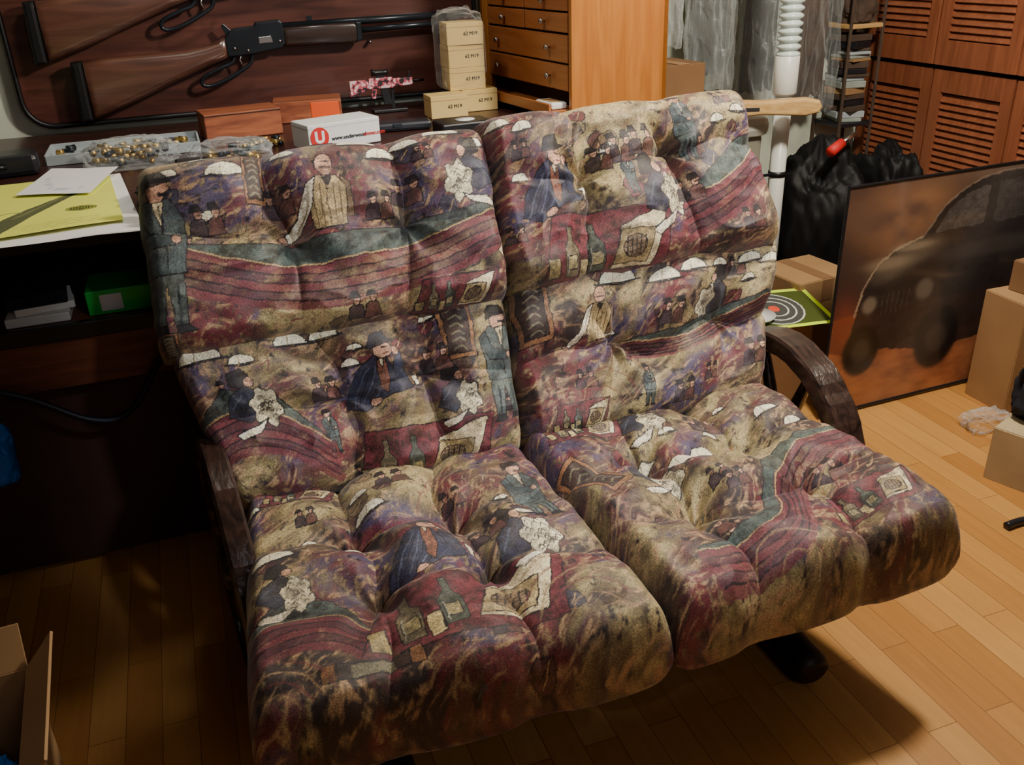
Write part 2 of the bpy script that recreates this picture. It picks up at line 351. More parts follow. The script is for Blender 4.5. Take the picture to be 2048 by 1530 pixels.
def lay_SL(f,W,H):
    f.awning([(W*.0,H*.26),(W*.12,H*.32),(W*.25,H*.3),(W*.34,H*.2)],H*.14)
    f.swirl(W*.75,H*.62,.13,6); f.table(W*.52,H*.16,.18); f.lamp(W*.12,H*.56,.1,10); f.lamp(W*.4,H*.7,.08,10); f.lamp(W*.33,H*.56,.05);f.lamp(W*.22,H*.64,.06)
    f.ruffle(W*.15,H*.36,H*.17); f.ruffle(W*.78,H*.34,H*.21,1,10); f.seated(W*.5,H*.4,H*.22); f.heads(W*.68,H*.53,.045);f.heads(W*.6,H*.56,.04);f.man(W*.85,H*.49,H*.29)
    f.heads(W*.5,H*.86,.05);f.frame(W*.3,H*.12,.16,.03); f.swirl(W*.1,H*.06,.1,4);f.swirl(W*.8,H*.1,.14,5);f.table(W*.2,H*.84,.08)
def lay_SR(f,W,H):
    f.awning([(W*.18,H*.16),(W*.45,H*.2),(W*.6,H*.4),(W*.8,H*.52),(W*1.0,H*.5)],H*.13)
    f.frame(W*.12,H*.62,.07,.16,25); f.ruffle(W*.3,H*.48,H*.19); f.ruffle(W*.42,H*.76,H*.18)
    for a,b,w in ((.42,.6,.1),(.52,.64,.09),(.8,.72,.08),(.86,.66,.06),(.34,.68,.06)): f.lamp(W*a,H*b,w,10)
    f.table(W*.22,H*.84,.1); f.heads(W*.75,H*.4,.05); f.swirl(W*.85,H*.2,.14,6); f.swirl(W*.4,H*.04,.12,4); f.heads(W*.6,H*.8,.05);f.table(W*.75,H*.16,.10);f.heads(W*.3,H*.3,.045)
fabric=paintmat('tapestry_fabric',.60,1,spec=.5)
def cushion(name,BL,BR,TR,TL,Tf,Tb,vc,hc,layout,seed,cr=.10,crv=None,nu=380,nv=270,Wc=.68,Hc=.36,hstr=.2,vstr=.3,bstr=.4,droop=0):
    """tufted cushion: bilinear mid-plane from four corners; vc/hc crease positions in -1..1"""
    BL,BR,TR,TL=[np.array(v,float) for v in (BL,BR,TR,TL)]
    def prof(n,c):
        a=np.linspace(-1,1,n);k=np.abs(a); ac=1-(1-c)*1.4
        s=np.where(k<ac,k/ac*c,c+(1-c)*np.sin(np.clip((k-ac)/(1-ac),0,1)*math.pi/2))
        e=np.where(k<ac,1,np.cos(np.clip((k-ac)/(1-ac),0,1)*math.pi/2))
        return a,np.sign(a)*s,e
    cu=1-cr; cvv=1-(crv if crv else cr*Wc/Hc*.9)
    a1,s1,e1=prof(nu,cu);a2,s2,e2=prof(nv,cvv)
    S,T=np.meshgrid(s1,s2);E=np.outer(e2,e1);A1,A2=np.meshgrid(a1,a2)
    xm=S*Wc/2; ym=T*Hc/2
    w1=(fbm(xm*6+3,ym*6,seed,2)-.5)*.09; w2=(fbm(xm*6,ym*6+7,seed+5,2)-.5)*.09
    def cr_(d,w): return .42*np.exp(-np.abs(d)/(.2*w))+.58*np.exp(-(d/w)**2)
    dip=np.zeros_like(S); edge=np.zeros_like(S)
    for i,c in enumerate(vc):
        d=xm-c*Wc/2+w1; mod=.3+.7*vn(ym*9+i*3,ym*0+seed,seed)
        k=cr_(d,.052); dip+=vstr*k*mod; edge+=np.exp(-(d/.045)**2)*vstr/.4
    for i,c in enumerate(hc):
        d=ym-c*Hc/2+w2; mod=.3+.7*vn(xm*9+i*5,xm*0+seed,seed+2)
        dip+=hstr*cr_(d,.055)*mod
    for c in vc:
        for h in hc:
            r=np.hypot(xm-c*Wc/2+w1,ym-h*Hc/2+w2); dip+=bstr*np.exp(-r/.030)
            an=np.arctan2(ym-h*Hc/2+w2,xm-c*Wc/2+w1); dip+=.16*np.exp(-r/.08)*np.cos(an*5+seed)*(r/.02).clip(0,1)
    big=(fbm(xm*6,ym*6,seed+11,3)-.5)
    wr=(np.abs(fbm(xm*9+w1*20,ym*18,seed+21,2)-.5)*2)
    crown=.88+.16*(1-S**2)*(1-T**2)
    hgt=(.08+.92*np.exp(-np.clip(dip,0,3)*1.1))*1.06*crown+big*.26-wr*.07
    Hh=Tf*(E**.8)*np.clip(hgt,.05,1.4)
    S2=S*(1-.018*np.abs(T)**7)-np.sign(S)*.012*np.abs(S)**4*(fbm(T*4,S*0+1,seed+3,2)*2)
    T2=T*(1-.035*np.abs(S)**9)-np.sign(T)*np.clip(edge,0,1)*.04*np.abs(T)**5
    u=(S2+1)/2;v=(T2+1)/2
    P=(BL[None,None]*((1-u)*(1-v))[...,None]+BR*(u*(1-v))[...,None]+TR*(u*v)[...,None]+TL*((1-u)*v)[...,None])
    nrm=np.cross(BR-BL,TL-BL);nrm/=np.linalg.norm(nrm)
    Fp=P+nrm*Hh[...,None]
    Bp=P-nrm*(Tb*(E**.7))[...,None]
    if droop:
        for Q_ in (Fp,Bp): Q_[...,2]-=droop*np.clip((-T2-.55)/.45,0,1)**1.6
    nF=nu*nv; V=np.concatenate([Fp.reshape(-1,3),Bp[::6,::6].reshape(-1,3)])
    idx=np.arange(nF).reshape(nv,nu)
    q=np.stack([idx[:-1,:-1],idx[:-1,1:],idx[1:,1:],idx[1:,:-1]],-1).reshape(-1,4)
    bsh=Bp[::6,::6].shape[:2]
    bi=np.arange(bsh[0]*bsh[1]).reshape(bsh)+nF
    q2=np.stack([bi[:-1,:-1],bi[1:,:-1],bi[1:,1:],bi[:-1,1:]],-1).reshape(-1,4)
    Q=np.concatenate([q,q2])
    X=((A1+1)/2*Wc*1.06).ravel();Y=((A2+1)/2*Hc*1.1).ravel()
    f=Fab(X,Y,seed,Wc*1.06,Hc*1.1);layout(f,Wc*1.06,Hc*1.1)
    CF=f.finish(); CB=CF.reshape(nv,nu,3)[::6,::6].reshape(-1,3)
    C=np.clip(np.concatenate([CF,CB]),0,1)
    c0=V.mean(0);V=V-c0
    me=bpy.data.meshes.new(name);me.vertices.add(len(V));me.vertices.foreach_set('co',V.ravel())
    me.loops.add(Q.size);me.loops.foreach_set('vertex_index',Q.ravel().astype(np.int32))
    me.polygons.add(len(Q));me.polygons.foreach_set('loop_start',np.arange(0,Q.size,4,dtype=np.int32))
    me.polygons.foreach_set('loop_total',np.full(len(Q),4,dtype=np.int32))
    me.update(calc_edges=True);me.validate()
    me.polygons.foreach_set('use_smooth',np.ones(len(Q),bool))
    ca=me.color_attributes.new('Col','FLOAT_COLOR','POINT')
    ca.data.foreach_set('color',np.concatenate([C,np.ones((len(C),1))],1).ravel().astype(np.float32))
    me.materials.append(fabric)
    o=bpy.data.objects.new(name,me);o.location=c0;link(o);return o
def painted_sheet(name,BL,BR,TR,TL,nu,nv,W,H,fn,m,thick=.001,wav=0,seed=0,wob=.0015,ol=.002):
    BL,BR,TR,TL=[np.array(v,float) for v in (BL,BR,TR,TL)]
    u,v=np.meshgrid(np.linspace(0,1,nu),np.linspace(0,1,nv)); X=(u*W).ravel();Y=(v*H).ravel()
    u=u.ravel();v=v.ravel()
    P=BL*((1-u)*(1-v))[:,None]+BR*(u*(1-v))[:,None]+TR*(u*v)[:,None]+TL*((1-u)*v)[:,None]
    n=np.cross(BR-BL,TL-BL);n/=np.linalg.norm(n)
    if wav:P=P+n*(wav*(fbm(X*6,Y*6,seed,2)))[:,None]
    p=Paint(X,Y,wob,seed,ol);fn(p,X,Y)
    idx=np.arange(nu*nv).reshape(nv,nu)
    q=np.stack([idx[:-1,:-1],idx[:-1,1:],idx[1:,1:],idx[1:,:-1]],-1).reshape(-1,4)
    c0=P.mean(0)
    me=bpy.data.meshes.new(name);me.from_pydata((P-c0).tolist(),[],q.tolist());me.update()
    ca=me.color_attributes.new('Col','FLOAT_COLOR','POINT')
    ca.data.foreach_set('color',np.concatenate([np.clip(p.C,0,1),np.ones((len(X),1))],1).ravel().astype(np.float32))
    me.materials.append(m);o=bpy.data.objects.new(name,me);o.location=c0;link(o)
    for pl in me.polygons: pl.use_smooth=True
    return o
from mathutils import noise as mnoise
def blob(name,c,r,m,seed=0,amp=.15,freq=2.,flat=.3,nu=96,nv=60,sq=.75):
    """crumpled rounded body: squarish ellipsoid, smooth 3d noise with creases"""
    P=[];Fs=[]
    for i in range(nv):
        th=math.pi*i/(nv-1)
        for j in range(nu):
            ph=2*math.pi*j/nu; d=Vector((math.sin(th)*math.cos(ph),math.sin(th)*math.sin(ph),math.cos(th)))
            q=d*freq+Vector((seed*3.1,seed*1.7,seed))
            n=mnoise.noise(q)+.5*(.35-abs(mnoise.noise(q*2.3))*1.4)+.22*(.3-abs(mnoise.noise(q*5.1)))
            k=1+amp*n
            e=Vector([math.copysign(abs(v)**sq,v) for v in d])*k
            P.append(Vector((c[0]+e.x*r[0],c[1]+e.y*r[1],max(e.z,-1+flat)*r[2])))
    z0=min(p.z for p in P)
    for p in P: p.z+=c[2]-z0
    for i in range(nv-1):
        for j in range(nu): Fs.append((i*nu+j,(i+1)*nu+j,(i+1)*nu+(j+1)%nu,i*nu+(j+1)%nu))
    return obj_from(name,P,Fs,m,True)
# ---------------------------------------------------------------- materials set
M_wall=mat('painted_wall',(214,222,204),.9,.04,3)
M_wall2=mat('wall_darkened_low_bounce',(66,56,48),.9,.1,3)  # for out-of-view walls, tone darkened to cut bounced light
M_floor,nt,b=newmat('oak_strip_floor')
tc=N(nt,'ShaderNodeTexCoord');mp=N(nt,'ShaderNodeMapping');mp.inputs['Rotation'].default_value=(0,0,math.radians(90))
nt.links.new(tc.outputs['Object'],mp.inputs['Vector'])
br=N(nt,'ShaderNodeTexBrick',Scale=1.0);br.offset=.37;br.offset_frequency=2
br.inputs['Brick Width'].default_value=.62;br.inputs['Row Height'].default_value=.075;br.inputs['Mortar Size'].default_value=.0008;br.inputs['Bias'].default_value=0
br.inputs['Color1'].default_value=(*lin((210,158,90)),1);br.inputs['Color2'].default_value=(*lin((182,126,64)),1);br.inputs['Mortar'].default_value=(*lin((124,82,42)),1)
nt.links.new(mp.outputs[0],br.inputs['Vector'])
mp2=N(nt,'ShaderNodeMapping');mp2.inputs['Scale'].default_value=(30,2,1);nt.links.new(tc.outputs['Object'],mp2.inputs['Vector'])
no=N(nt,'ShaderNodeTexNoise',Scale=2,Detail=6,Distortion=.6);nt.links.new(mp2.outputs[0],no.inputs['Vector'])
r=N(nt,'ShaderNodeValToRGB');r.color_ramp.elements[0].color=(.76,.72,.66,1);r.color_ramp.elements[1].color=(1.08,1.06,1.04,1);nt.links.new(no.outputs['Fac'],r.inputs['Fac'])
mx=N(nt,'ShaderNodeMix',_data_type='RGBA',_blend_type='MULTIPLY');mx.inputs[0].default_value=1
nt.links.new(br.outputs['Color'],mx.inputs[6]);nt.links.new(r.outputs['Color'],mx.inputs[7]);nt.links.new(mx.outputs[2],b.inputs['Base Color'])
b.inputs['Roughness'].default_value=.34
M_arm=wood('dark_pine_stain',(28,19,17),(66,46,38),1,.24,3,.5,.6)
M_frame=wood('sofa_frame_wood',(24,16,13),(42,27,22),0,.5)
M_desk=wood('walnut_laminate',(50,28,25),(74,42,35),0,.3)
M_apron=wood('walnut_front',(88,48,34),(122,70,48),0,.4)
M_black=mat('black_edge',(20,20,23),.4,.2)
M_dark=mat('dark_plastic',(30,30,35),.35,.2)
M_cab=wood('orange_cherry',(178,108,46),(202,132,62),2,.36,2,.1,.05)
M_drw=wood('drawer_cherry',(160,94,48),(186,116,64),1,.36,2,.1,.05)
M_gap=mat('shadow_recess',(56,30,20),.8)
M_steel=mat('brushed_steel',(215,215,215),.25,.05,metal=1)
M_board=wood('display_board_wood',(68,38,34),(106,62,52),0,.32,1.5,.2,.1)
M_stock=wood('walnut_stock',(74,44,34),(112,72,56),0,.3,2,1.0,.03,.9)
M_fore=wood('dark_forearm_wood',(38,26,24),(60,42,36),0,.35,2,.5,.03)
M_blued=mat('blued_steel',(50,55,62),.28,.3,metal=.6)
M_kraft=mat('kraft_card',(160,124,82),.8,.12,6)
M_kraftd=mat('kraft_card_dark',(128,94,60),.8,.12,6)  # darker kraft tone for some cartons and the tape
M_ammo=mat('tan_card',(212,184,116),.7,.06)
M_white=mat('white_card',(230,230,226),.6,.03)
M_grey=mat('grey_card',(170,180,184),.6,.05)
M_red=mat('red_ink',(205,36,32),.6,.05)
M_ink=mat('dark_ink',(36,36,40),.7,.05)
M_obox=wood('orange_wood_print',(126,66,44),(178,104,66),0,.5,3)
M_osti=mat('orange_sticker',(246,96,36),.6,.05)
M_door=wood('louver_orange_wood',(124,68,42),(154,90,58),2,.45,2,.05,.05)
M_pvc=mat('white_pvc',(225,226,218),.35,.05)
def film(name,a0,a1,bs,sc,col=(.74,.80,.80,1)):
    m,nt,b=newmat(name)
    b.inputs['Base Color'].default_value=col;b.inputs['Roughness'].default_value=.12;b.inputs['Specular IOR Level'].default_value=.9
    tc=N(nt,'ShaderNodeTexCoord');no=N(nt,'ShaderNodeTexNoise',Scale=sc,Detail=5,Distortion=1.0);nt.links.new(tc.outputs['Object'],no.inputs['Vector'])
    bp=N(nt,'ShaderNodeBump',Strength=bs,Distance=.02);nt.links.new(no.outputs['Fac'],bp.inputs['Height']);nt.links.new(bp.outputs[0],b.inputs['Normal'])
    lw=N(nt,'ShaderNodeLayerWeight',Blend=.35);nt.links.new(bp.outputs[0],lw.inputs['Normal']);mr=N(nt,'ShaderNodeMapRange');mr.inputs['To Min'].default_value=a0;mr.inputs['To Max'].default_value=a1
    nt.links.new(lw.outputs['Facing'],mr.inputs['Value']);nt.links.new(mr.outputs[0],b.inputs['Alpha']);return m
M_clear=film('clear_plastic_film',.04,.5,.5,14)
M_wrap=film('thin_wrap_film',.03,.3,.5,20,(.85,.88,.86,1))
M_haze=film('milky_plastic_film',.20,.85,1.0,9,(.66,.72,.70,1))
M_ring=mat('pale_green_plastic',(206,222,216),.2,.06)
M_bag=mat('black_bag_plastic',(12,12,14),.6,.3,9,bump=.1,spec=.3)
M_beige=mat('beige_plastic',(196,196,184),.5,.06)
M_beige2=mat('beige_plastic_dark',(140,138,122),.5,.06)
M_plank=wood('raw_pine',(190,146,86),(216,178,116),0,.6)
M_blue=mat('blue_plastic',(24,110,205),.35,.3,10,bump=.3)
M_green=mat('green_box',(30,190,70),.4,.1)
M_brass=mat('brass',(210,176,100),.3,.1,metal=.8)
M_navy=mat('navy_cloth',(24,28,40),.9,.3,20)
M_cable=mat('black_rubber',(20,24,40),.5,.1)
M_paper=paintmat('printed_paper',.7)
M_glass=paintmat('glazed_print',.22,coat=.8,spec=.5)
M_shade=mat('grey_fabric_dark',(58,60,58),.9,.3,8)
M_lightcloth=mat('pale_fabric',(150,160,152),.9,.25,9)
M_browncloth=mat('brown_fabric',(78,62,50),.9,.3,9)
# ---------------------------------------------------------------- room
struct(box('floor',(1.0,1.0,-.05),(7.0,6.4,.1),M_floor,bev=0))
struct(box('wall_back',(1.0,3.69,1.25),(7,.1,2.5),M_wall,bev=0))
struct(box('wall_left',(-2.0,1.0,1.25),(.1,5.3,2.5),M_wall2,bev=0))
struct(box('wall_front',(1.0,-1.7,1.25),(7,.1,2.5),M_wall2,bev=0))
struct(box('wall_right',(3.19,1.0,1.25),(.1,5.3,2.5),M_wall2,bev=0))
struct(box('ceiling',(1.0,1.0,2.55),(7,5.6,.1),mat('ceiling_darkened_low_bounce',(110,104,94),.9,.02),bev=0))  # unseen ceiling, colour darkened to weaken bounced light
struct(box('baseboard_back',(.9,3.63,.05),(4.3,.015,.1),M_white))
def louver(name,y0,y1,z0,z1,x):
    L=[];st=.055;w=y1-y0
    L.append(((x,y0+st/2,(z0+z1)/2),(.03,st,z1-z0)));L.append(((x,y1-st/2,(z0+z1)/2),(.03,st,z1-z0)))
    L.append(((x,(y0+y1)/2,z0+.05),(.03,w-2*st,.1)));L.append(((x,(y0+y1)/2,z1-.045),(.03,w-2*st,.09)))
    R=Matrix.Rotation(math.radians(35),4,'Y')
    z=z0+.12;mid=(z0+z1)/2
    while z<z1-.1:
        if abs(z-mid)>.03: L.append(((x,(y0+y1)/2,z),(.006,w-2*st,.036),0,R))
        else: L.append(((x,(y0+y1)/2,z),(.028,w-2*st,.034)))
        z+=.028
    L.append(((x+.02,(y0+y1)/2,(z0+z1)/2),(.004,w-.02,z1-z0-.02)))
    return struct(boxes(name,L,M_door,.0015))
i=1
for (y0,y1) in ((3.19,3.62),(2.755,3.18),(2.32,2.745)):
    louver('door_%d'%i,y0,y1,.02,.955,3.07);i+=1
    louver('door_%d'%i,y0-.01,y1-.01,.975,2.05,3.05);i+=1
# ---------------------------------------------------------------- loveseat
parts=[]
parts.append(cushion('back_cushion',(-.035,1.73,.42),(.60,1.71,.42),(.635,1.935,.785),(-.13,1.93,.765),.13,.05,(-.15,.42),(.02,),lay_LL,3,Hc=.43,Wc=.70,vstr=.55,hstr=.28,bstr=.65,crv=.28))
parts.append(cushion('back_cushion',(.59,1.71,.42),(1.23,1.74,.42),(1.37,1.935,.79),(.625,1.935,.79),.135,.05,(-.3,.52),(-.08,),lay_LR,13,Hc=.43,Wc=.70,vstr=.25,hstr=.85,bstr=.4,crv=.28))
parts.append(cushion('back_cushion',(-.135,1.87,.722),(.632,1.86,.742),(.645,2.055,1.105),(-.115,2.06,1.09),.142,.05,(-.28,.38),(.08,),lay_UL,23,Hc=.40,Wc=.75,vstr=.50,hstr=.24,bstr=.65,crv=.27))
parts.append(cushion('back_cushion',(.62,1.86,.750),(1.345,1.87,.765),(1.295,2.065,1.13),(.625,2.055,1.12),.142,.05,(-.36,.30),(.25,),lay_UR,33,Hc=.40,Wc=.75,vstr=.32,hstr=.17,bstr=.7,crv=.27))
parts.append(cushion('seat_cushion',(-.085,1.08,.35),(.668,1.065,.35),(.585,1.70,.39),(-.03,1.70,.39),.13,.075,(-.36,.3),(-.3,.3),lay_SL,43,Hc=.64,Wc=.70,nu=390,nv=370,cr=.13,hstr=.34,vstr=.46,bstr=.8,droop=.025))
parts.append(cushion('seat_cushion',(.66,1.07,.355),(1.335,1.09,.37),(1.24,1.70,.40),(.578,1.70,.39),.135,.075,(-.36,.3),(-.25,.35),lay_SR,53,Hc=.64,Wc=.70,nu=390,nv=370,cr=.14,hstr=.40,vstr=.42,bstr=.8,droop=.025))
def wheel(x,w,yaw=0):
    yc,zc,R=1.705,.303,.302
    t=.05;n=72;V=[];Fs=[]
    prof=[(-w/2,-t+.006),(-w/2+.006,-t),(w/2-.006,-t),(w/2,-t+.006),(w/2,-.006),(w/2-.006,0),(-w/2+.006,0),(-w/2,-.006)]
    def S_(v): return Vector((v[0]+yaw*(v[1]-yc),v[1],v[2]))
    for i in range(n):
        a=2*math.pi*i/n; wob=.0025*math.sin(a*9)+.0015*math.sin(a*23)
        for (dx,dr) in prof: V.append(S_((x+dx,yc+(R+dr-abs(wob))*math.cos(a),zc+(R+dr-abs(wob))*math.sin(a))))
    k=len(prof)
    for i in range(n):
        for j in range(k): Fs.append((i*k+j,i*k+(j+1)%k,((i+1)%n)*k+(j+1)%k,((i+1)%n)*k+j))
    rim=obj_from('arm_rim',V,Fs,M_arm); out=[rim]
    for s in range(8):
        a=math.pi/8+math.pi*s/4;c,q=math.cos(a),math.sin(a)
        out.append(tube('spoke',[S_((x,yc+r*c,zc+r*q)) for r in (.03,.08,.15,.22,.26)],[.011,.015,.017,.014,.011],M_arm,10))
    V,Fs=tube_data([(x-w*.6,yc,zc),(x-w*.5,yc,zc),(x+w*.5,yc,zc),(x+w*.6,yc,zc)],[.03,.045,.045,.03],20)
    out.append(obj_from('hub',V,Fs,M_arm,True)); return out
parts+=wheel(-.062,.05,-.09);parts+=wheel(1.318,.078)
parts.append(boxes('seat_frame',[((.62,1.24,.235),(1.24,.05,.08)),((.62,1.72,.265),(1.33,.05,.08)),((.05,1.45,.245),(.05,.55,.07)),((.62,1.45,.245),(.05,.55,.07)),((1.19,1.45,.245),(.05,.55,.07))],M_frame,.006))
R=Matrix.Rotation(math.radians(-27),4,'X')
parts.append(boxes('back_frame',[((x,2.01,.74),(.06,.03,.78),0,R) for x in (.0,.3,.6,.95,1.25)]+[((.62,2.13,1.0),(1.34,.03,.07),0,R),((.62,1.96,.62),(1.34,.03,.07),0,R)],M_frame,.005))
for x in (.16,1.08):
    pts=smoothpts([(x,1.185,.042),(x,1.22,.048),(x,1.30,.048),(x,1.5,.044),(x,1.75,.042),(x,1.85,.04)],4)
    parts.append(tube('sled_foot',pts,[.026,.036,.042,.045]+[.045]*(len(pts)-5)+[.03],M_frame,16))
    parts.append(box('base_post',(x,1.34,.15),(.06,.06,.16),M_frame,bev=.005));parts.append(box('base_post',(x,1.68,.15),(.06,.06,.18),M_frame,bev=.005))
thing('loveseat',parts,'loveseat with tufted tapestry cushions and dark wagon-wheel wooden arms','sofa',(.62,1.6,0))
# ---------------------------------------------------------------- desk
dx0,dx1,dxe=-1.5,1.20,1.635; cx=(dx0+dx1)/2;wd=dx1-dx0
def topshape(z,t,y0,y0b,y1,name,m):
    return prism(name,[(dx0,y0),(dx1,y0),(dx1,y0b),(dxe,y0b),(dxe,y1),(dx0,y1)],t,m,Matrix.Translation((0,0,z)),.002)
dp=[topshape(.935,.03,2.2,2.80,3.62,'desk_top',M_desk),
 box('desk_top_edging',(cx,2.19,.935),(wd,.02,.034),M_black),box('desk_top_edging',((dx1+dxe)/2,2.792,.935),(dxe-dx1,.016,.034),M_black),
 topshape(.72,.025,2.21,2.81,3.6,'shelf_board',M_apron),
 box('shelf_edging',(cx,2.2,.72),(wd,.02,.04),M_black),
 box('back_panel',(cx+.2,3.59,.82),(wd+.4,.02,.19),M_black),
 box('apron',(cx,2.22,.64),(wd-.04,.025,.13),M_apron),
 box('front_panel',(cx,2.30,.33),(wd-.1,.02,.58),mat('dark_panel',(58,36,34),.5))]
for x in (-1.48,-.62,.3,1.0): dp.append(box('divider',(x,2.9,.826),(.025,1.36,.187),M_desk))
dp.append(box('divider',(1.62,3.2,.826),(.025,.76,.187),M_desk))
for (x,y) in ((-1.46,2.25),(1.16,2.25),(-1.46,3.55),(1.59,3.55),(1.59,2.86)): dp.append(box('leg',(x,y,.352),(.06,.06,.71),M_desk))
thing('desk',dp,'long dark walnut desk with open shelf slot and black edging','desk',(cx,2.9,0))
ZT=.951
def pwhite(p,X,Y): p.C[:]=lin((246,246,242)); p.poly([(0,0),(.12,0),(.12,.03),(0,.03)],(60,90,110),ol=False)
single(painted_sheet('paper_sheet',(-.55,2.13,ZT+.001),(-.12,2.12,ZT+.001),(-.19,2.79,ZT+.001),(-.52,2.79,ZT+.001),40,60,.43,.66,pwhite,M_paper,wav=.006),'large white sheet of paper on the desk','paper')
def pyel(p,X,Y):
    p.C[:]=lin((234,238,104)); g=fbm(X*5,Y*5,4,3); p.C*=(.94+.12*g)[:,None]
    p.poly([(.13,.03),(.17,.02),(.24,.16),(.34,.34),(.33,.36),(.22,.22),(.18,.16),(.15,.1)],(60,66,58),ol=False,tex=.2)
    p.poly([(.20,.14),(.40,.46),(.395,.465),(.19,.15)],(120,124,80),ol=False,tex=.2)
    p.stroke([(.14,.12),(.17,.2),(.21,.2)],(150,160,90),.006)
    for k in range(4): p.stroke([(.20+.01*k,.07-.015*k),(.30,.075-.015*k),(.38,.08-.015*k)],(120,130,70),.003,.7)
    p.ell(.345,.17,.036,.026,(30,44,26),ol=False,tex=.2); p.ell(.345,.17,.032,.021,(215,222,80),ol=False,tex=.2); p.ell(.345,.17,.029,.017,(30,44,26),ol=False,tex=.2)
    for k in range(7): p.stroke([(.325+.0065*k,.164),(.327+.0065*k,.176)],(215,222,80),.002)
single(painted_sheet('catalogue_page',(-.60,2.155,ZT+.009),(-.165,2.21,ZT+.009),(-.215,2.745,ZT+.009),(-.62,2.76,ZT+.009),220,260,.43,.55,pyel,M_paper,wav=.006,seed=2),'yellow printed catalogue page with rifle picture on desk','paper')
def pw(p,X,Y): p.C[:]=lin((246,246,243)); p.stroke([(.02,.1),(.08,.03),(.16,.03)],(170,190,210),.004)
single(painted_sheet('paper_slip',(-.43,2.56,ZT+.018),(-.25,2.50,ZT+.018),(-.19,2.80,ZT+.018),(-.37,2.86,ZT+.018),20,20,.2,.15,pw,M_paper,wav=.008,seed=3),'white slip of paper lying on the yellow sheet','paper')
thing('paper_stack',[box('sheets',(-.40,2.30,.7335+.012),(.14,.14,.022),M_white),box('sheets',(-.39,2.31,.766),(.13,.13,.018),M_white,.15),box('cover',(-.40,2.31,.790),(.13,.14,.03),M_navy,rz=.1)],'stack of white papers and dark booklets in the desk slot','paper stack')
thing('ammunition_carton',[box('carton',(-.20,2.31,.7335+.03),(.18,.14,.06),M_green),box('sticker',(-.235,2.239,.763),(.05,.003,.04),M_white)],'green cartridge carton with white barcode sticker in desk slot','box')
thing('booklet_pile',[box('booklet',(-.33,2.60,.7335+.01),(.2,.16,.02),M_navy,.2),box('booklet',(-.32,2.61,.7335+.035),(.18,.15,.03),M_dark,-.1)],'pile of dark booklets deep in the desk slot','booklet pile')
single(tube('cable',smoothpts([(-.80,2.18,.68),(-.505,2.18,.60),(-.34,2.17,.50),(-.25,2.17,.50),(-.17,2.17,.60),(-.12,2.16,.70),(-.10,2.17,.93)]),.008,M_cable),'black cable drooping across the front of the desk','cable')
thing('plastic_bag',[blob('bag_body',(-.57,2.09,.42),(.07,.04,.09),M_blue,5,.25,1.6),tube('bag_handle',smoothpts([(-.60,2.09,.56),(-.60,2.13,.66),(-.59,2.165,.70)]),.004,M_blue)],'crumpled blue plastic bag hanging at the desk front','bag')
def face_front(c,s,rz,dx,dz):
    return Matrix.Translation(c)@Matrix.Rotation(rz,4,'Z')@Matrix.Translation((dx,-s[1]/2-.0015,dz))@Matrix.Rotation(math.pi/2,4,'X')
c=(.45,2.90,ZT+.04);s=(.24,.13,.078);rz=math.radians(15)
Mf=face_front(c,s,rz,-.085,0)
disc=prism('emblem_disc',[(math.cos(a)*.030,math.sin(a)*.031) for a in np.linspace(0,2*math.pi,28,endpoint=False)],.002,M_red,Mf)
Mf2=face_front(c,(s[0],s[1]+.002,s[2]),rz,-.085,0)
thing('cartridge_box',[box('carton',c,s,M_white,rz),disc,text('emblem_letter','U',.046,M_white,Mf2,bold=.0022),text('lettering','www.underwood',.0165,M_ink,face_front(c,s,rz,-.046,-.008),bold=.0003,align='LEFT'),text('lettering','ammo.com',.0165,M_red,face_front(c,s,rz,.0615,-.008),bold=.0003,align='LEFT'),box('lid_line',(c[0],c[1],c[2]+.028),(s[0]+.001,s[1]+.001,.0015),M_grey,rz,0)],'white cartridge box with red letter emblem on the desk','box')
c=(.185,3.24,ZT+.043);s=(.25,.14,.085);rz=.12
thing('cartridge_box',[box('carton',c,s,M_obox,rz),box('lid_band',(c[0],c[1],c[2]+.036),(.254,.144,.004),M_gap,rz)],'orange-brown wood-patterned cartridge box on the desk','box')
c=(.44,3.43,ZT+.037);s=(.24,.14,.073);rz=-.15
thing('cartridge_box',[box('carton',c,s,M_obox,rz),box('sticker',(.49,3.352,ZT+.04),(.10,.004,.055),M_osti,rz)],'brown cartridge box with bright orange sticker on desk','box')
ab=[((.90,3.22),0,.0),((1.04,3.30),0,.0),((1.0,3.31),1,.0),((1.0,3.315),2,.03),((1.0,3.31),3,-.02)]
for (x,y),lv,rz in ab:
    s=(.135,.10,.076); c=(x,y,ZT+.038+lv*.0765)
    thing('ammunition_box',[box('carton',c,s,M_ammo,rz,.002),box('lid_line',(c[0],c[1],c[2]+.022),(s[0]+.001,s[1]+.001,.0015),M_kraft,rz,0),text('lettering','62 M19',.017,M_ink,face_front(c,s,rz,.02,.0))],'tan cardboard ammunition box with dark lettering in a stack','box',group='tan ammunition boxes stacked on the desk')
single(blob('plastic_wrap',(.99,3.31,ZT+.080),(.086,.064,.135),M_wrap,8,.12,3,sq=.45,flat=.02),'thin clear plastic wrap around the stacked tan boxes','plastic wrap')
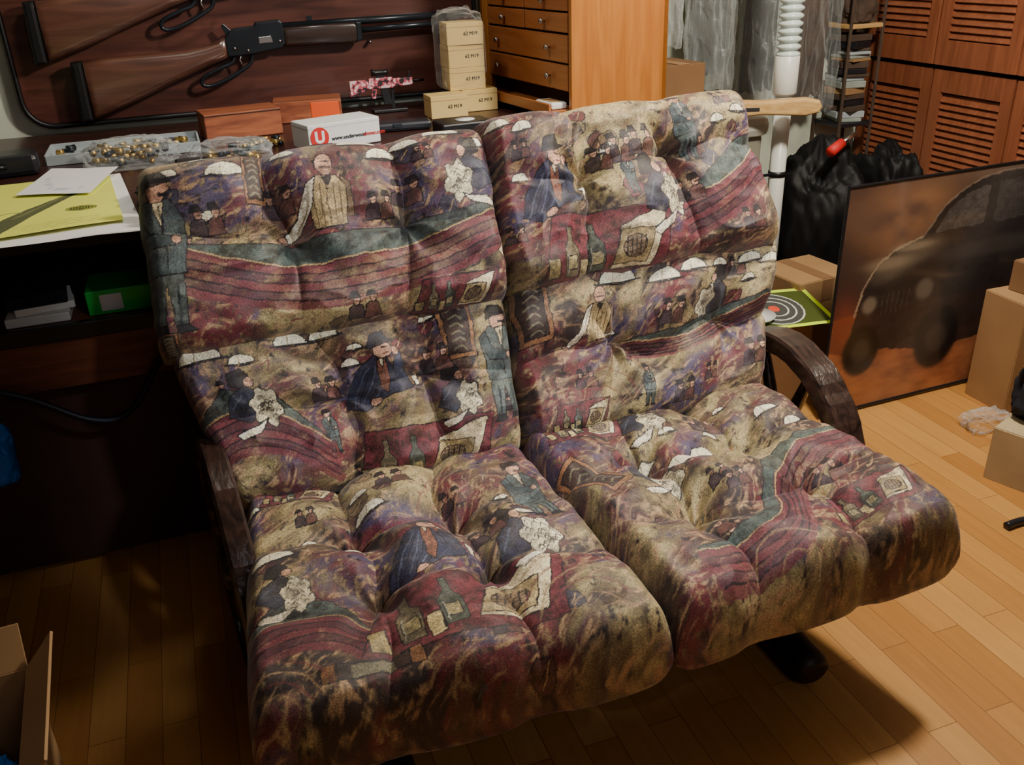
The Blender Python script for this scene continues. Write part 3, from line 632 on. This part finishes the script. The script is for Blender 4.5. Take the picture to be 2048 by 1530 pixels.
def toyrifle():
    y=3.43;x0=.60;z=ZT+.10;o=[]
    camo,nt,b=newmat('pink_black_camo');tc=N(nt,'ShaderNodeTexCoord');no=N(nt,'ShaderNodeTexNoise',Scale=55,Detail=2);nt.links.new(tc.outputs['Object'],no.inputs['Vector'])
    r=N(nt,'ShaderNodeValToRGB');r.color_ramp.interpolation='CONSTANT';e=r.color_ramp.elements;e[0].color=(*lin((44,30,36)),1);e[1].position=.44;e[1].color=(*lin((196,84,100)),1);q=e.new(.55);q.color=(*lin((232,196,200)),1)
    nt.links.new(no.outputs['Fac'],r.inputs['Fac']);nt.links.new(r.outputs['Color'],b.inputs['Base Color'])
    Mx=Matrix.Translation((x0,y,z))@Matrix.Rotation(math.pi/2,4,'X')
    o.append(prism('stock',[(0,-.035),(.012,-.04),(.07,-.012),(.07,.018),(.0,.018)],.014,camo,Mx,.002))
    o.append(prism('receiver',[(.07,-.014),(.16,-.016),(.16,.022),(.07,.022)],.018,camo,Mx,.002))
    o.append(prism('handguard',[(.16,-.012),(.235,-.010),(.235,.016),(.16,.016)],.02,camo,Mx,.003))
    o.append(prism('magazine',[(.112,-.014),(.142,-.014),(.154,-.07),(.124,-.074)],.012,M_black,Mx,.001))
    o.append(prism('grip',[(.082,-.012),(.1,-.012),(.092,-.05),(.074,-.048)],.010,camo,Mx,.001))
    o.append(tube('barrel',[(x0+.235,y,z+.003),(x0+.28,y,z+.003)],.005,M_black,8))
    o.append(tube('scope',[(x0+.085,y,z+.040),(x0+.10,y,z+.040),(x0+.13,y,z+.040),(x0+.145,y,z+.040)],[.014,.010,.010,.013],M_black,12))
    o.append(box('scope_mount',(x0+.115,y,z+.026),(.03,.01,.016),M_black,bev=.0005)); o.append(box('front_sight',(x0+.225,y,z+.026),(.008,.008,.024),M_black,bev=.0005))
    o.append(box('stand_base',(x0+.14,y,ZT+.006),(.13,.06,.012),M_black))
    o.append(box('stand_post',(x0+.16,y+.012,ZT+.05),(.01,.004,.085),M_black,bev=.0005))
    return o
thing('toy_rifle',toyrifle(),'miniature pink and black camouflage rifle on black stand','toy')
thing('storage_box',[box('box_body',(.85,2.86,ZT+.022),(.17,.11,.044),M_black,.05,.006),tube('round_label',[(.86,2.86,ZT+.0445),(.86,2.86,ZT+.046)],.032,M_white,24)],'small black hinged box with pale round label on desk','box')
thing('pistol_case',[box('case_body',(.67,3.04,ZT+.015),(.24,.07,.03),M_dark,-.12,.01),box('case_clasp',(.67,3.003,ZT+.02),(.03,.006,.012),M_blued,-.12,.001)],'slim black plastic case lying on the desk','case')
thing('tool_case',[box('case_body',(-.53,2.95,ZT+.03),(.24,.12,.06),M_dark,.1,.015),tube('case_handle',smoothpts([(-.57,2.885,ZT+.03),(-.56,2.87,ZT+.035),(-.50,2.875,ZT+.035),(-.49,2.895,ZT+.03)]),.005,M_dark)],'dark grey molded case lying on the desk','case')
thing('parts_tray',[boxes('tray_body',[((-.18,3.12,ZT+.004),(.44,.2,.008)),((-.18,3.02,ZT+.015),(.44,.006,.03)),((-.18,3.22,ZT+.015),(.44,.006,.03)),((-.40,3.12,ZT+.015),(.006,.2,.03)),((.04,3.12,ZT+.015),(.006,.2,.03))],M_grey,.001)],'pale plastic tray full of small brass pieces on desk','tray')
single(blob('zip_bag',(-.16,2.90,ZT),(.13,.085,.045),M_clear,12,.25,2.5),'clear plastic bag with small metal parts on desk','bag','clear bags of small parts on desk')
single(blob('zip_bag',(.12,2.78,ZT),(.11,.10,.04),M_clear,14,.25,2.5),'clear plastic bag with small metal parts on desk','bag','clear bags of small parts on desk')
single(blob('cloth_pouch',(.0,2.36,ZT),(.13,.10,.04),M_navy,15,.3),'dark navy cloth pouch on the desk edge','pouch')
for k in range(120):
    if k<40: x=-.18+random.uniform(-.19,.19);y=3.12+random.uniform(-.08,.08);z=ZT+.008
    elif k<74: x=-.16+random.uniform(-.10,.10);y=2.90+random.uniform(-.05,.05);z=ZT+.006+random.random()*.035
    elif k<100: x=.12+random.uniform(-.08,.08);y=2.78+random.uniform(-.06,.06);z=ZT+.006+random.random()*.03
    else: x=.17+random.uniform(0,.12);y=3.03+random.uniform(-.06,.05);z=ZT
    a=random.uniform(0,3.14);r=random.uniform(.006,.011);L=random.uniform(.008,.018)
    V,Fs=tube_data([(x-math.cos(a)*L,y-math.sin(a)*L,z+r),(x,y,z+r),(x+math.cos(a)*L,y+math.sin(a)*L,z+r)],[r,r*.8,r],8)
    single(obj_from('brass_fitting',V,Fs,M_brass if k%3 else M_blued,True),'small brass fitting lying on the desk','fitting','brass fittings scattered on the desk')
# ---------------------------------------------------------------- drawer cabinet (turned slightly)
X0,X1,Y0,Y1,Z0,Z1=1.24,1.62,2.87,3.575,ZT,1.80
cab=[boxes('cabinet_body',[(((X0+X1)/2,Y0+.01,(Z0+Z1)/2),(X1-X0,.02,Z1-Z0)),(((X0+X1)/2,Y1-.01,(Z0+Z1)/2),(X1-X0,.02,Z1-Z0)),((X1-.01,(Y0+Y1)/2,(Z0+Z1)/2),(.02,Y1-Y0,Z1-Z0)),(((X0+X1)/2,(Y0+Y1)/2,Z1-.01),(X1-X0,Y1-Y0,.02)),(((X0+X1)/2,(Y0+Y1)/2,Z0+.01),(X1-X0,Y1-Y0,.02)),((X0+.006,Y1-.03,(Z0+Z1)/2),(.012,.06,Z1-Z0))],M_cab,.002),
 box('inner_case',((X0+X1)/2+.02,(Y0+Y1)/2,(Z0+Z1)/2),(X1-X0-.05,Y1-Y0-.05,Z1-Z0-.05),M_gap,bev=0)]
def drawer(y0,y1,z0,z1,knobs,out=0.0):
    d=box('drawer',(X0+.008-out,(y0+y1)/2,(z0+z1)/2),(.018,y1-y0,z1-z0),M_drw,bev=.003);cab.append(d)
    for ky in knobs:
        V,Fs=tube_data([(X0-.001-out,ky,(z0+z1)/2),(X0-.010-out,ky,(z0+z1)/2),(X0-.014-out,ky,(z0+z1)/2),(X0-.022-out,ky,(z0+z1)/2)],[.004,.004,.011,.008],12)
        kn=obj_from('knob',V,Fs,M_steel,True); kn.parent=d; kn.matrix_parent_inverse=Matrix.Translation(-d.location)
ya,yb=Y0+.025,Y1-.065;ym=(ya+yb)/2
for z0,z1 in ((1.045,1.128),(1.134,1.222)): drawer(ya,yb,z0,z1,(ya+.12,yb-.1))
for z0,z1 in ((1.229,1.289),(1.295,1.355),(1.361,1.421),(1.427,1.487),(1.493,1.553),(1.559,1.619),(1.625,1.695),(1.70,1.77)):
    drawer(ya,ym-.004,z0,z1,((ya+ym)/2,));drawer(ym+.004,yb,z0,z1,((ym+yb)/2,))
cab.append(boxes('tray_drawer',[((X0+.01,(ya+yb)/2,Z0+.03),(.16,yb-ya,.012)),((X0-.07,(ya+yb)/2,Z0+.042),(.01,yb-ya,.035))],M_drw,.002))
ce=thing('drawer_cabinet',cab,'orange cherry wood cabinet with many small knobbed drawers','cabinet',(X0,Y0,Z0))
ce.rotation_euler=(0,0,math.radians(6.5))
thing('ashtray',[box('dish',(X0-.035,2.97,Z0+.048),(.06,.12,.022),M_white,.11,.006),box('dish_well',(X0-.035,2.97,Z0+.0595),(.04,.08,.002),M_kraft,.11,0)],'small square white dish on the pulled-out tray','dish')
# ---------------------------------------------------------------- display board + rifles
bx0,bx1,bz0,bz1=-.50,1.14,.985,2.0
def rr(x0,x1,z0,z1,r,n=6):
    P=[]
    for cx_,cz_,a0 in ((x1-r,z0+r,-90),(x1-r,z1-r,0),(x0+r,z1-r,90),(x0+r,z0+r,180)):
        for k in range(n+1):
            a=math.radians(a0+90*k/n);P.append((cx_+r*math.cos(a),cz_+r*math.sin(a)))
    return P
Mb=Matrix.Translation((0,3.61,0))@Matrix.Rotation(math.pi/2,4,'X')
bd=[prism('board_panel',rr(bx0,bx1,bz0,bz1,.09),.03,M_board,Mb,.006),
    tube('board_rim',[Vector((x,3.595,z)) for x,z in rr(bx0-.005,bx1+.003,bz0-.005,bz1+.005,.09)],.009,M_black,8,True)]
for (gx,gz) in ((0,0),(-.10,.195)):
    for px in (.12,.72): bd.append(tube('peg',[(px+gx,3.595,1.145+gz+(px-.12)*.07),(px+gx,3.56,1.145+gz+(px-.12)*.07)],.006,M_steel,8))
thing('display_board',bd,'dark red-brown wooden rifle display board on the wall','rack',(.37,3.61,.98))
def rifle(ox,oz):
    y=3.54;Mx=Matrix.Translation((ox,y,oz))@Matrix.Rotation(math.pi/2,4,'X');o=[]
    o.append(prism('stock',[(-.285,.998),(-.283,1.192),(-.20,1.200),(-.05,1.202),(.06,1.205),(.12,1.214),(.17,1.228),(.20,1.240),(.20,1.170),(.14,1.150),(.08,1.128),(0,1.10),(-.08,1.068),(-.18,1.032)],.052,M_stock,Mx,.025,6,True))
    o.append(prism('butt_pad',[(-.325,.995),(-.318,1.19),(-.283,1.194),(-.285,.998)],.050,M_black,Mx,.010,3))
    o.append(prism('receiver',[(.195,1.172),(.195,1.235),(.215,1.258),(.235,1.266),(.30,1.270),(.31,1.282),(.39,1.286),(.402,1.278),(.405,1.205),(.385,1.19),(.34,1.184),(.28,1.176)],.034,M_blued,Mx,.006,3))
    o.append(prism('forearm',[(.40,1.195),(.402,1.26),(.66,1.262),(.672,1.25),(.672,1.205),(.66,1.19)],.042,M_fore,Mx,.012,3,True))
    o.append(prism('forearm_cap',[(.66,1.192),(.662,1.264),(.685,1.262),(.685,1.20)],.044,M_blued,Mx,.006,2))
    o.append(tube('barrel',[(ox+.40,y,oz+1.262),(ox+1.09,y,oz+1.268)],.013,M_blued,12))
    o.append(tube('magazine_tube',[(ox+.67,y,oz+1.232),(ox+1.05,y,oz+1.240)],.011,M_blued,12))
    o.append(box('barrel_band',(ox+1.0,y,oz+1.255),(.015,.028,.055),M_blued,bev=.004))
    o.append(tube('lever',[ (ox+a,y,oz+b) for a,b in [(v.x,v.y) for v in smoothpts([(.285,1.18,0),(.272,1.145,0),(.235,1.122,0),(.17,1.092,0),(.115,1.078,0),(.095,1.090,0),(.108,1.112,0),(.165,1.136,0),(.205,1.15,0),(.222,1.175,0)],5)]],.007,M_blued,8))
    o.append(tube('trigger',[(ox+.245,y,oz+1.18),(ox+.237,y,oz+1.16),(ox+.243,y,oz+1.14)],.004,M_steel,8))
    o.append(prism('hammer',[(.205,1.24),(.19,1.275),(.20,1.282),(.225,1.255)],.012,M_blued,Mx,.001))
    o.append(box('rear_sight',(ox+.50,y,oz+1.283),(.02,.006,.016),M_blued,bev=.001));o.append(box('front_sight',(ox+1.07,y,oz+1.285),(.01,.004,.02),M_blued,bev=.001))
    o.append(prism('loading_gate',[(.31,1.21),(.36,1.212),(.355,1.235),(.312,1.232)],.037,M_steel,Mx,.002))
    for sx,sz in ((.225,1.20),(.27,1.19),(.385,1.215)): o.append(tube('screw',[(ox+sx,y-.016,oz+sz),(ox+sx,y-.0195,oz+sz)],.005,M_steel,10))
    return o
thing('lever_rifle',rifle(0,0),'lever-action rifle with glossy walnut stock on display board','rifle',(.4,3.54,1.0),'lever-action rifles on the display board')
thing('lever_rifle',rifle(-.10,.195),'lever-action rifle with glossy walnut stock on display board','rifle',(.3,3.54,1.195),'lever-action rifles on the display board')
# ---------------------------------------------------------------- behind/right clutter
thing('storage_cabinet',[box('cabinet_body',(1.87,3.17,.41),(.34,.50,.82),M_beige2,0,.012),box('lid',(1.87,3.16,.855),(.37,.54,.08),M_beige,0,.03),
  box('drawer',(1.87,2.915,.60),(.29,.012,.3),M_beige,0,.006),box('drawer',(1.87,2.915,.24),(.29,.012,.3),M_beige,0,.006)],'beige plastic storage cabinet with rounded lid','cabinet')
pl=[(0,-.02),(.02,-.032),(.16,-.034),(.34,-.022),(.5,-.03),(.545,-.02),(.555,.0),(.545,.022),(.5,.032),(.34,.026),(.16,.034),(.02,.032),(0,.02)]
d=Vector((2.14-1.63,2.76-2.96,-.0)).normalized();ang=math.atan2(d.y,d.x)
Mp=Matrix.Translation((1.66,2.98,.932))@Matrix.Rotation(ang,4,'Z')@Matrix.Rotation(math.radians(90),4,'X')
thing('wooden_plank',[prism('plank',pl,.05,M_plank,Mp,.01,3),box('stamp',Mp@Vector((.28,.0,.0262)),(.10,.002,.012),M_ink,ang,0)],'pale raw pine plank tapered in the middle lying across','plank')
thing('carton',[box('carton_body',(1.80,3.24,.982),(.2,.22,.17),M_kraftd,.1),box('tape',(1.80,3.24,1.0685),(.05,.22,.002),M_kraft,.1,0)],'small brown cardboard carton on the beige cabinet','carton')
px,py=2.125,2.93
ppp=[tube('pipe',[(px,py,0),(px,py,.97)],.031,M_pvc,24),tube('coupling',[(px,py,.955),(px,py,.965),(px,py,1.095),(px,py,1.10)],[.036,.044,.044,.038],M_pvc,24)]
rp=[];rrad=[];z=1.09
while z<1.92:
    for dz,rr_ in ((0,.034),(.006,.044),(.014,.044),(.020,.034)): rp.append((px,py,z+dz));rrad.append(rr_)
    z+=.026
ppp.append(tube('ribbed_sleeve',rp,rrad,M_ring,24))
ppp+=[tube('cable_tie',[(px,py,.655),(px,py,.675)],.034,M_black,24),box('cable_tie_tail',(px-.05,py-.01,.665),(.05,.006,.012),M_black)]
thing('pipe_stand',ppp,'white PVC pipe stand with pale ribbed sleeve on top','pipe',(px,py,0))
def sheet(x0,x1,y,z0,z1,seed,m,name='garment_bag',amp=1.,ry=.07):
    nu,nv=120,90;P=[]
    for j in range(nv):
        v=j/(nv-1)
        for i in range(nu):
            ph=2*math.pi*i/nu;c_,s_=math.cos(ph),math.sin(ph)
            q=Vector((c_*1.6+seed*2.3,s_*1.6,v*3.2+seed))
            d=amp*(.045*mnoise.noise(q)+.05*(.3-abs(mnoise.noise(q*2.1)))+.02*(.3-abs(mnoise.noise(q*4.7))))
            P.append(((x0+x1)/2+c_*((x1-x0)/2*(1-.12*v**3)+d*.3),y+s_*(ry+d),z0+(z1-z0)*v+.03*mnoise.noise(Vector((c_*2,s_*2,seed)))*(1-v)))
    q=[(j*nu+i,j*nu+(i+1)%nu,(j+1)*nu+(i+1)%nu,(j+1)*nu+i) for j in range(nv-1) for i in range(nu)]
    return obj_from(name,P,q,m,True)
inner=[M_lightcloth,M_shade,M_dark,M_browncloth]
thing('clothes_rail',[tube('closet_rail',[(1.64,3.42,2.08),(3.0,3.42,2.08)],.014,M_steel,12),box('rail_bracket',(1.7,3.53,2.08),(.02,.22,.03),M_steel),box('rail_bracket',(2.95,3.53,2.08),(.02,.22,.03),M_steel)],'steel clothes rail fixed to the wall','rail')
for k,(a,b_,z0) in enumerate(((1.72,1.95,1.10),(1.99,2.20,.93),(2.24,2.45,.84),(2.49,2.71,.80))):
    p1=sheet(a,b_,3.42,z0,1.98,k*7+2,M_haze if k!=3 else M_clear,'plastic_cover')
    p2=sheet(a+.03,b_-.03,3.44,z0+.05,1.9,k*5+3,inner[k],'garment',.5,.03)
    p3=tube('hanger_hook',smoothpts([((a+b_)/2,3.42,1.95),((a+b_)/2,3.42,2.03),((a+b_)/2+.01,3.42,2.062)]),.003,M_steel,6)
    thing('garment_bag',[p1,p2,p3],'garment in wrinkled clear plastic hanging from the rail','garment bag',((a+b_)/2,3.4,z0),'plastic-wrapped garments on the rail')
rx0,rx1,ry0,ry1=2.80,2.97,3.43,3.61
sh=[]
for x in (rx0,rx1):
    for y in (ry0,ry1): sh.append(box('upright',(x,y,.75),(.012,.012,1.5),M_browncloth))
for z in (.3,.70,1.12): sh.append(box('shelf',((rx0+rx1)/2,(ry0+ry1)/2,z),(rx1-rx0+.01,ry1-ry0+.01,.018),M_plank if z>1 else M_dark))
thing('shelving_rack',sh,'narrow brown rack with shelves beside the closet','shelf')
mx_,my_=(rx0+rx1)/2,(ry0+ry1)/2
z=.7095
for k in range(17):
    t_=random.choice([.012,.016,.022,.028]); rz=random.uniform(-.35,.35)
    single(box('magazine',(mx_+random.uniform(-.015,.005),my_+random.uniform(-.015,.01),z+t_/2),(.125+random.uniform(-.02,.01),.135,t_),[M_lightcloth,M_grey,M_browncloth,M_dark,M_browncloth,M_kraft][k%6],rz,.003),'thin worn magazine in an untidy pile on rack','magazine','magazines piled on the rack shelf'); z+=t_+.001
    if z>1.07: break
single(blob('folded_cloth',(mx_,my_,1.130),(.08,.08,.09),M_browncloth,22,.3),'brown cloth heap on the top rack shelf','cloth')
single(blob('bin_bag',(2.37,2.98,0),(.18,.20,.42),M_bag,31,.2,2.0,.25),'dull black plastic bin bag stuffed full','bin bag','black bin bags')
single(blob('bin_bag',(2.70,2.98,0),(.12,.18,.40),M_bag,37,.2,2.0,.25),'dull black plastic bin bag stuffed full','bin bag','black bin bags')
single(blob('bin_bag',(2.55,2.52,0),(.26,.14,.32),M_bag,41,.2,2.0,.25),'low slumped black plastic bin bag behind the print','bin bag','black bin bags')
thing('hand_tool',[tube('handle',[(2.26,2.80,.755),(2.33,2.83,.775)],.02,M_red),tube('tool_shaft',[(2.33,2.83,.775),(2.42,2.86,.80)],.008,M_steel)],'red-handled hand tool resting on the bin bag','tool')
def carton(name,c,s,rz,label,m=M_kraft,flaps=False,t=.006):
    x,y,z=c;w,d,h=s
    R_=Matrix.Translation((x,y,0))@Matrix.Rotation(rz,4,'Z')
    def bb(nm,lst,mm):
        bm=bmesh.new()
        for a in lst: add_box(bm,a[0],a[1],0,.001,a[2] if len(a)>2 else None)
        return from_bm(nm,bm,mm,False,R_)
    body=[((0,0,z+t/2),(w,d,t)),((-w/2,0,z+h/2),(t,d,h)),((w/2,0,z+h/2),(t,d,h)),((0,-d/2,z+h/2),(w,t,h)),((0,d/2,z+h/2),(w,t,h))]
    ps=[bb('carton_body',body,m)]
    if flaps:
        fl=[((w/2+.03,0,z+h+.035),(t,d,.09),Matrix.Rotation(math.radians(40),4,'Y')),((-w/2-.03,0,z+h+.035),(t,d,.09),Matrix.Rotation(math.radians(-40),4,'Y')),((0,d/2+.02,z+h+.04),(w,t,.09),Matrix.Rotation(math.radians(-25),4,'X')),((0,-d/2-.04,z+h+.015),(w,t,.09),Matrix.Rotation(math.radians(70),4,'X'))]
        for f_ in fl: ps.append(bb('flap',[f_],m))
    else:
        ps.append(bb('lid',[((0,0,z+h),(w,d,t))],m)); ps.append(bb('tape',[((0,0,z+h+t/2+.0006),(.05,d,.001)),((0,-d/2-t/2-.0006,z+h-.04),(.05,.001,.08))],M_kraftd))
    return thing(name,ps,label,'carton')
carton('carton',(2.06,2.62,0),(.26,.24,.38),.1,'brown cardboard carton standing beside the bin bags')
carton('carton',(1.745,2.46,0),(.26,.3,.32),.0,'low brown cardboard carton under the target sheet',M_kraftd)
def ptar(p,X,Y):
    p.C[:]=lin((210,242,40)); p.poly([(.018,.018),(.382,.018),(.382,.262),(.018,.262)],(26,28,26),ol=False,tex=.05)
    for r_ in (.118,.088,.058): p.ell(.2,.14,r_,r_,(232,236,224),ol=False,tex=.05);p.ell(.2,.14,r_-.006,r_-.006,(20,22,20),ol=False,tex=.05)
    p.ell(.2,.14,.022,.022,(230,80,50),ol=False,tex=.05)
single(painted_sheet('paper_target',(1.60,2.31,.328),(1.93,2.245,.330),(1.97,2.50,.36),(1.66,2.60,.35),140,110,.4,.28,ptar,M_paper,wav=.004,wob=0),'neon yellow and black shooting target sheet on a carton','target')
V,Fs=tube_data([(1.69,2.38,.342),(1.69,2.38,.346),(1.69,2.38,.352)],[.05,.065,.07],28);single(obj_from('paper_plate',V,Fs,M_white,True),'round white disc lying on the target sheet','plate')
def ptruck(p,X,Y):
    n=fbm(X*4,Y*6,3,4);g=fbm(X*14,Y*30,8,4)
    def mx(col,m): m=np.clip(m,0,1)[:,None]; p.C[:]=p.C*(1-m)+np.array(lin(col))[None,:]*m
    def soft(cx,cy,rx,ry,col,k=1.,pw=6): 
        d=np.hypot((X-cx)/rx,(Y-cy)/ry); mx(col,k/(1+np.exp((d-1)*pw*3)))
    p.C[:]=lin((62,46,41)); mx((156,112,76),np.exp(-((X-.27)/.17)**2-((Y-.66)/.12)**2)*1.3*(n+.4)); mx((98,72,58),np.clip((n-.42)*3,0,1)*(Y>.3)); mx((122,98,80),np.exp(-((X-.6)/.2)**2-((Y-.78)/.05)**2)*.6)
    mx((120,68,46),(Y<.33+.04*n)*1.0*(.6+g*.6)); mx((164,104,68),(Y<.17+.1*n)*.8*g*1.6); mx((130,56,42),np.exp(-((X-.05)/.06)**2-((Y-.33)/.08)**2)*.6)
    B=(36,32,33)
    p.poly([(.08,.22),(.09,.30),(.11,.40),(.16,.49),(.23,.55),(.34,.58),(.40,.66),(.48,.72),(.60,.755),(.9,.76),(1.0,.7),(1.0,.20),(.5,.16),(.3,.19)],B,ol=False,tex=.4)
    for i_ in range(6): soft(.18+.04*i_,.47+.015*i_,.06,.035,(120,106,88),.24,1.8)
    soft(.21,.505,.09,.02,(158,140,114),.5,1.5); soft(.30,.55,.08,.014,(166,148,120),.5,1.5)
    p.poly([(.385,.585),(.43,.655),(.50,.70),(.60,.72),(.60,.585)],(76,70,67),ol=False,tex=.5); p.poly([(.64,.585),(.64,.725),(.92,.73),(.95,.59)],(62,57,56),ol=False,tex=.5)
    p.stroke([(.09,.34),(.12,.44),(.20,.535),(.34,.575)],(168,150,124),.008,.7); p.stroke([(.34,.575),(.41,.67),(.50,.725),(.62,.755),(.9,.76)],(128,110,94),.008,.7)
    soft(.15,.37,.028,.028,(140,126,108),.6,3); soft(.38,.39,.036,.036,(116,104,92),.6,3); soft(.66,.50,.26,.03,(74,67,63),.5,2)
    for k in range(6): p.stroke([(.20+.022*k,.33),(.201+.022*k,.40)],(74,66,60),.005,.6)
    for cx,cy,r_ in ((.14,.21,.09),(.47,.20,.115),(.93,.24,.11)):
        soft(cx,cy,r_*.85,r_,(20,18,20),1.,8); soft(cx,cy,r_*.4,r_*.45,(66,57,52),.6,3)
    mx((180,170,160),np.clip(np.exp(-((X-Y*.5-.30)/.10)**2),0,1)*.07)  # pale diagonal glass reflection painted into the print's colour
zt=.775;A=(1.86,2.205,.012);B=(2.86,2.235,.012);C_=(2.925,2.305,zt);D_=(1.925,2.275,zt)
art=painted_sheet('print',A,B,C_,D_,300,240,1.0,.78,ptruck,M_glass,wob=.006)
fparts=[art];V=[];Fs=[]
for a,b_ in ((A,B),(B,C_),(C_,D_),(D_,A)):
    v,f=tube_data([a,b_],.005,8);o=len(V);V+=v;Fs+=[tuple(i+o for i in q) for q in f]
fparts.append(obj_from('picture_frame',V,Fs,M_black))
fparts.append(obj_from('backing_board',[Vector(q)+Vector((0,.006,0)) for q in (A,B,C_,D_)],[(0,1,2,3)],M_dark))
thing('framed_print',fparts,'large glazed print of an off-road truck standing on floor','picture',(2.36,2.22,0))
carton('carton',(2.64,2.07,0),(.38,.17,.39),-.03,'brown cardboard carton in front of the framed print')
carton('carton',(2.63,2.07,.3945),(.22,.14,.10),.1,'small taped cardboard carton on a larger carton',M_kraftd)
carton('carton',(2.64,2.07,.4985),(.16,.11,.07),-.2,'tiny cardboard carton on top of the carton stack')
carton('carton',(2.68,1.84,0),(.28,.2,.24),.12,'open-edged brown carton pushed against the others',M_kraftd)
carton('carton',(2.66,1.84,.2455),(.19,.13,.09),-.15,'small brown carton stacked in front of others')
carton('carton',(2.24,1.66,0),(.26,.2,.17),.35,'small pale cardboard carton on the wooden floor',mat('pale_card',(180,160,122),.8,.1))
single(blob('camera_bag',(2.27,1.70,.176),(.09,.07,.12),M_navy,44,.35,2),'black fabric pouch on top of the small carton','bag')
single(blob('clear_bag',(2.33,1.95,0),(.08,.05,.03),M_clear,47,.35,3),'crumpled clear plastic bag on the floor','bag')
single(tube('strap',smoothpts([(1.93,1.48,.012),(2.0,1.48,.012),(2.1,1.44,.012),(2.25,1.46,.012)]),.011,M_dark),'black webbing strap lying on the floor','strap')
single(tube('white_rod',[(2.46,1.955,.0),(2.465,1.962,.92)],.007,M_white,10),'thin white rod leaning by the cartons','rod')
carton('carton',(-.615,1.42,0),(.30,.34,.26),.06,'open cardboard carton with raised flaps on the floor',M_kraft,True)
single(blob('plastic_bag',(-.60,1.42,.008),(.11,.12,.10),M_blue,51,.3,2),'crumpled blue plastic bag inside the open carton','bag')
# ---------------------------------------------------------------- lights
def area(name,loc,size,power,col,target):
    l=bpy.data.lights.new(name,'AREA');l.size=size;l.energy=power;l.color=col;o=bpy.data.objects.new(name,l);o.location=loc
    o.rotation_euler=(Vector(target)-Vector(loc)).to_track_quat('-Z','Y').to_euler();link(o);return o
def point(name,loc,r,power,col):
    l=bpy.data.lights.new(name,'POINT');l.shadow_soft_size=r;l.energy=power;l.color=col;o=bpy.data.objects.new(name,l);o.location=loc;link(o);return o
point('ceiling_lamp_light',(1.8,1.58,2.3),.10,190,(1,.91,.78))
point('desk_fill_light',(.28,2.66,2.38),.10,25,(1,.95,.86))  # added fill above the desk, brightens desk and rifle stocks; no fixture
area('front_fill_light',(.5,-1.2,2.2),.8,6,(.95,.95,1),(.6,1.8,.8))  # added weak fill from behind the camera, no actual lamp there
sl=bpy.data.lights.new('sofa_fill_spot','SPOT');sl.energy=180;sl.color=(.96,.97,1);sl.spot_size=math.radians(38);sl.spot_blend=.5;sl.shadow_soft_size=.08  # added spot fill aimed at the cushions, cone spares the left floor
so=bpy.data.objects.new('sofa_fill_spot',sl);so.location=(1.0,-.35,2.4);so.rotation_euler=(Vector((.72,1.8,.80))-Vector(so.location)).to_track_quat('-Z','Y').to_euler();link(so)
w=bpy.data.worlds.new('World');SC.world=w;w.use_nodes=True;w.node_tree.nodes['Background'].inputs[0].default_value=(.9,.9,1,1);w.node_tree.nodes['Background'].inputs[1].default_value=.05
# ---------------------------------------------------------------- camera
a,p,r=[math.radians(v) for v in (19,26,2.3)]
fw=Vector((math.sin(a)*math.cos(p),math.cos(a)*math.cos(p),-math.sin(p)))
r0=Vector((math.cos(a),-math.sin(a),0));u0=r0.cross(fw);up=math.cos(r)*u0+math.sin(r)*r0;ri=math.cos(r)*r0-math.sin(r)*u0
cd=bpy.data.cameras.new('Camera');cd.sensor_width=36;cd.lens=1800/2048*36;cam=bpy.data.objects.new('Camera',cd);link(cam)
cam.matrix_world=Matrix(((ri.x,up.x,-fw.x,0),(ri.y,up.y,-fw.y,0),(ri.z,up.z,-fw.z,1.5),(0,0,0,1)))
SC.camera=cam
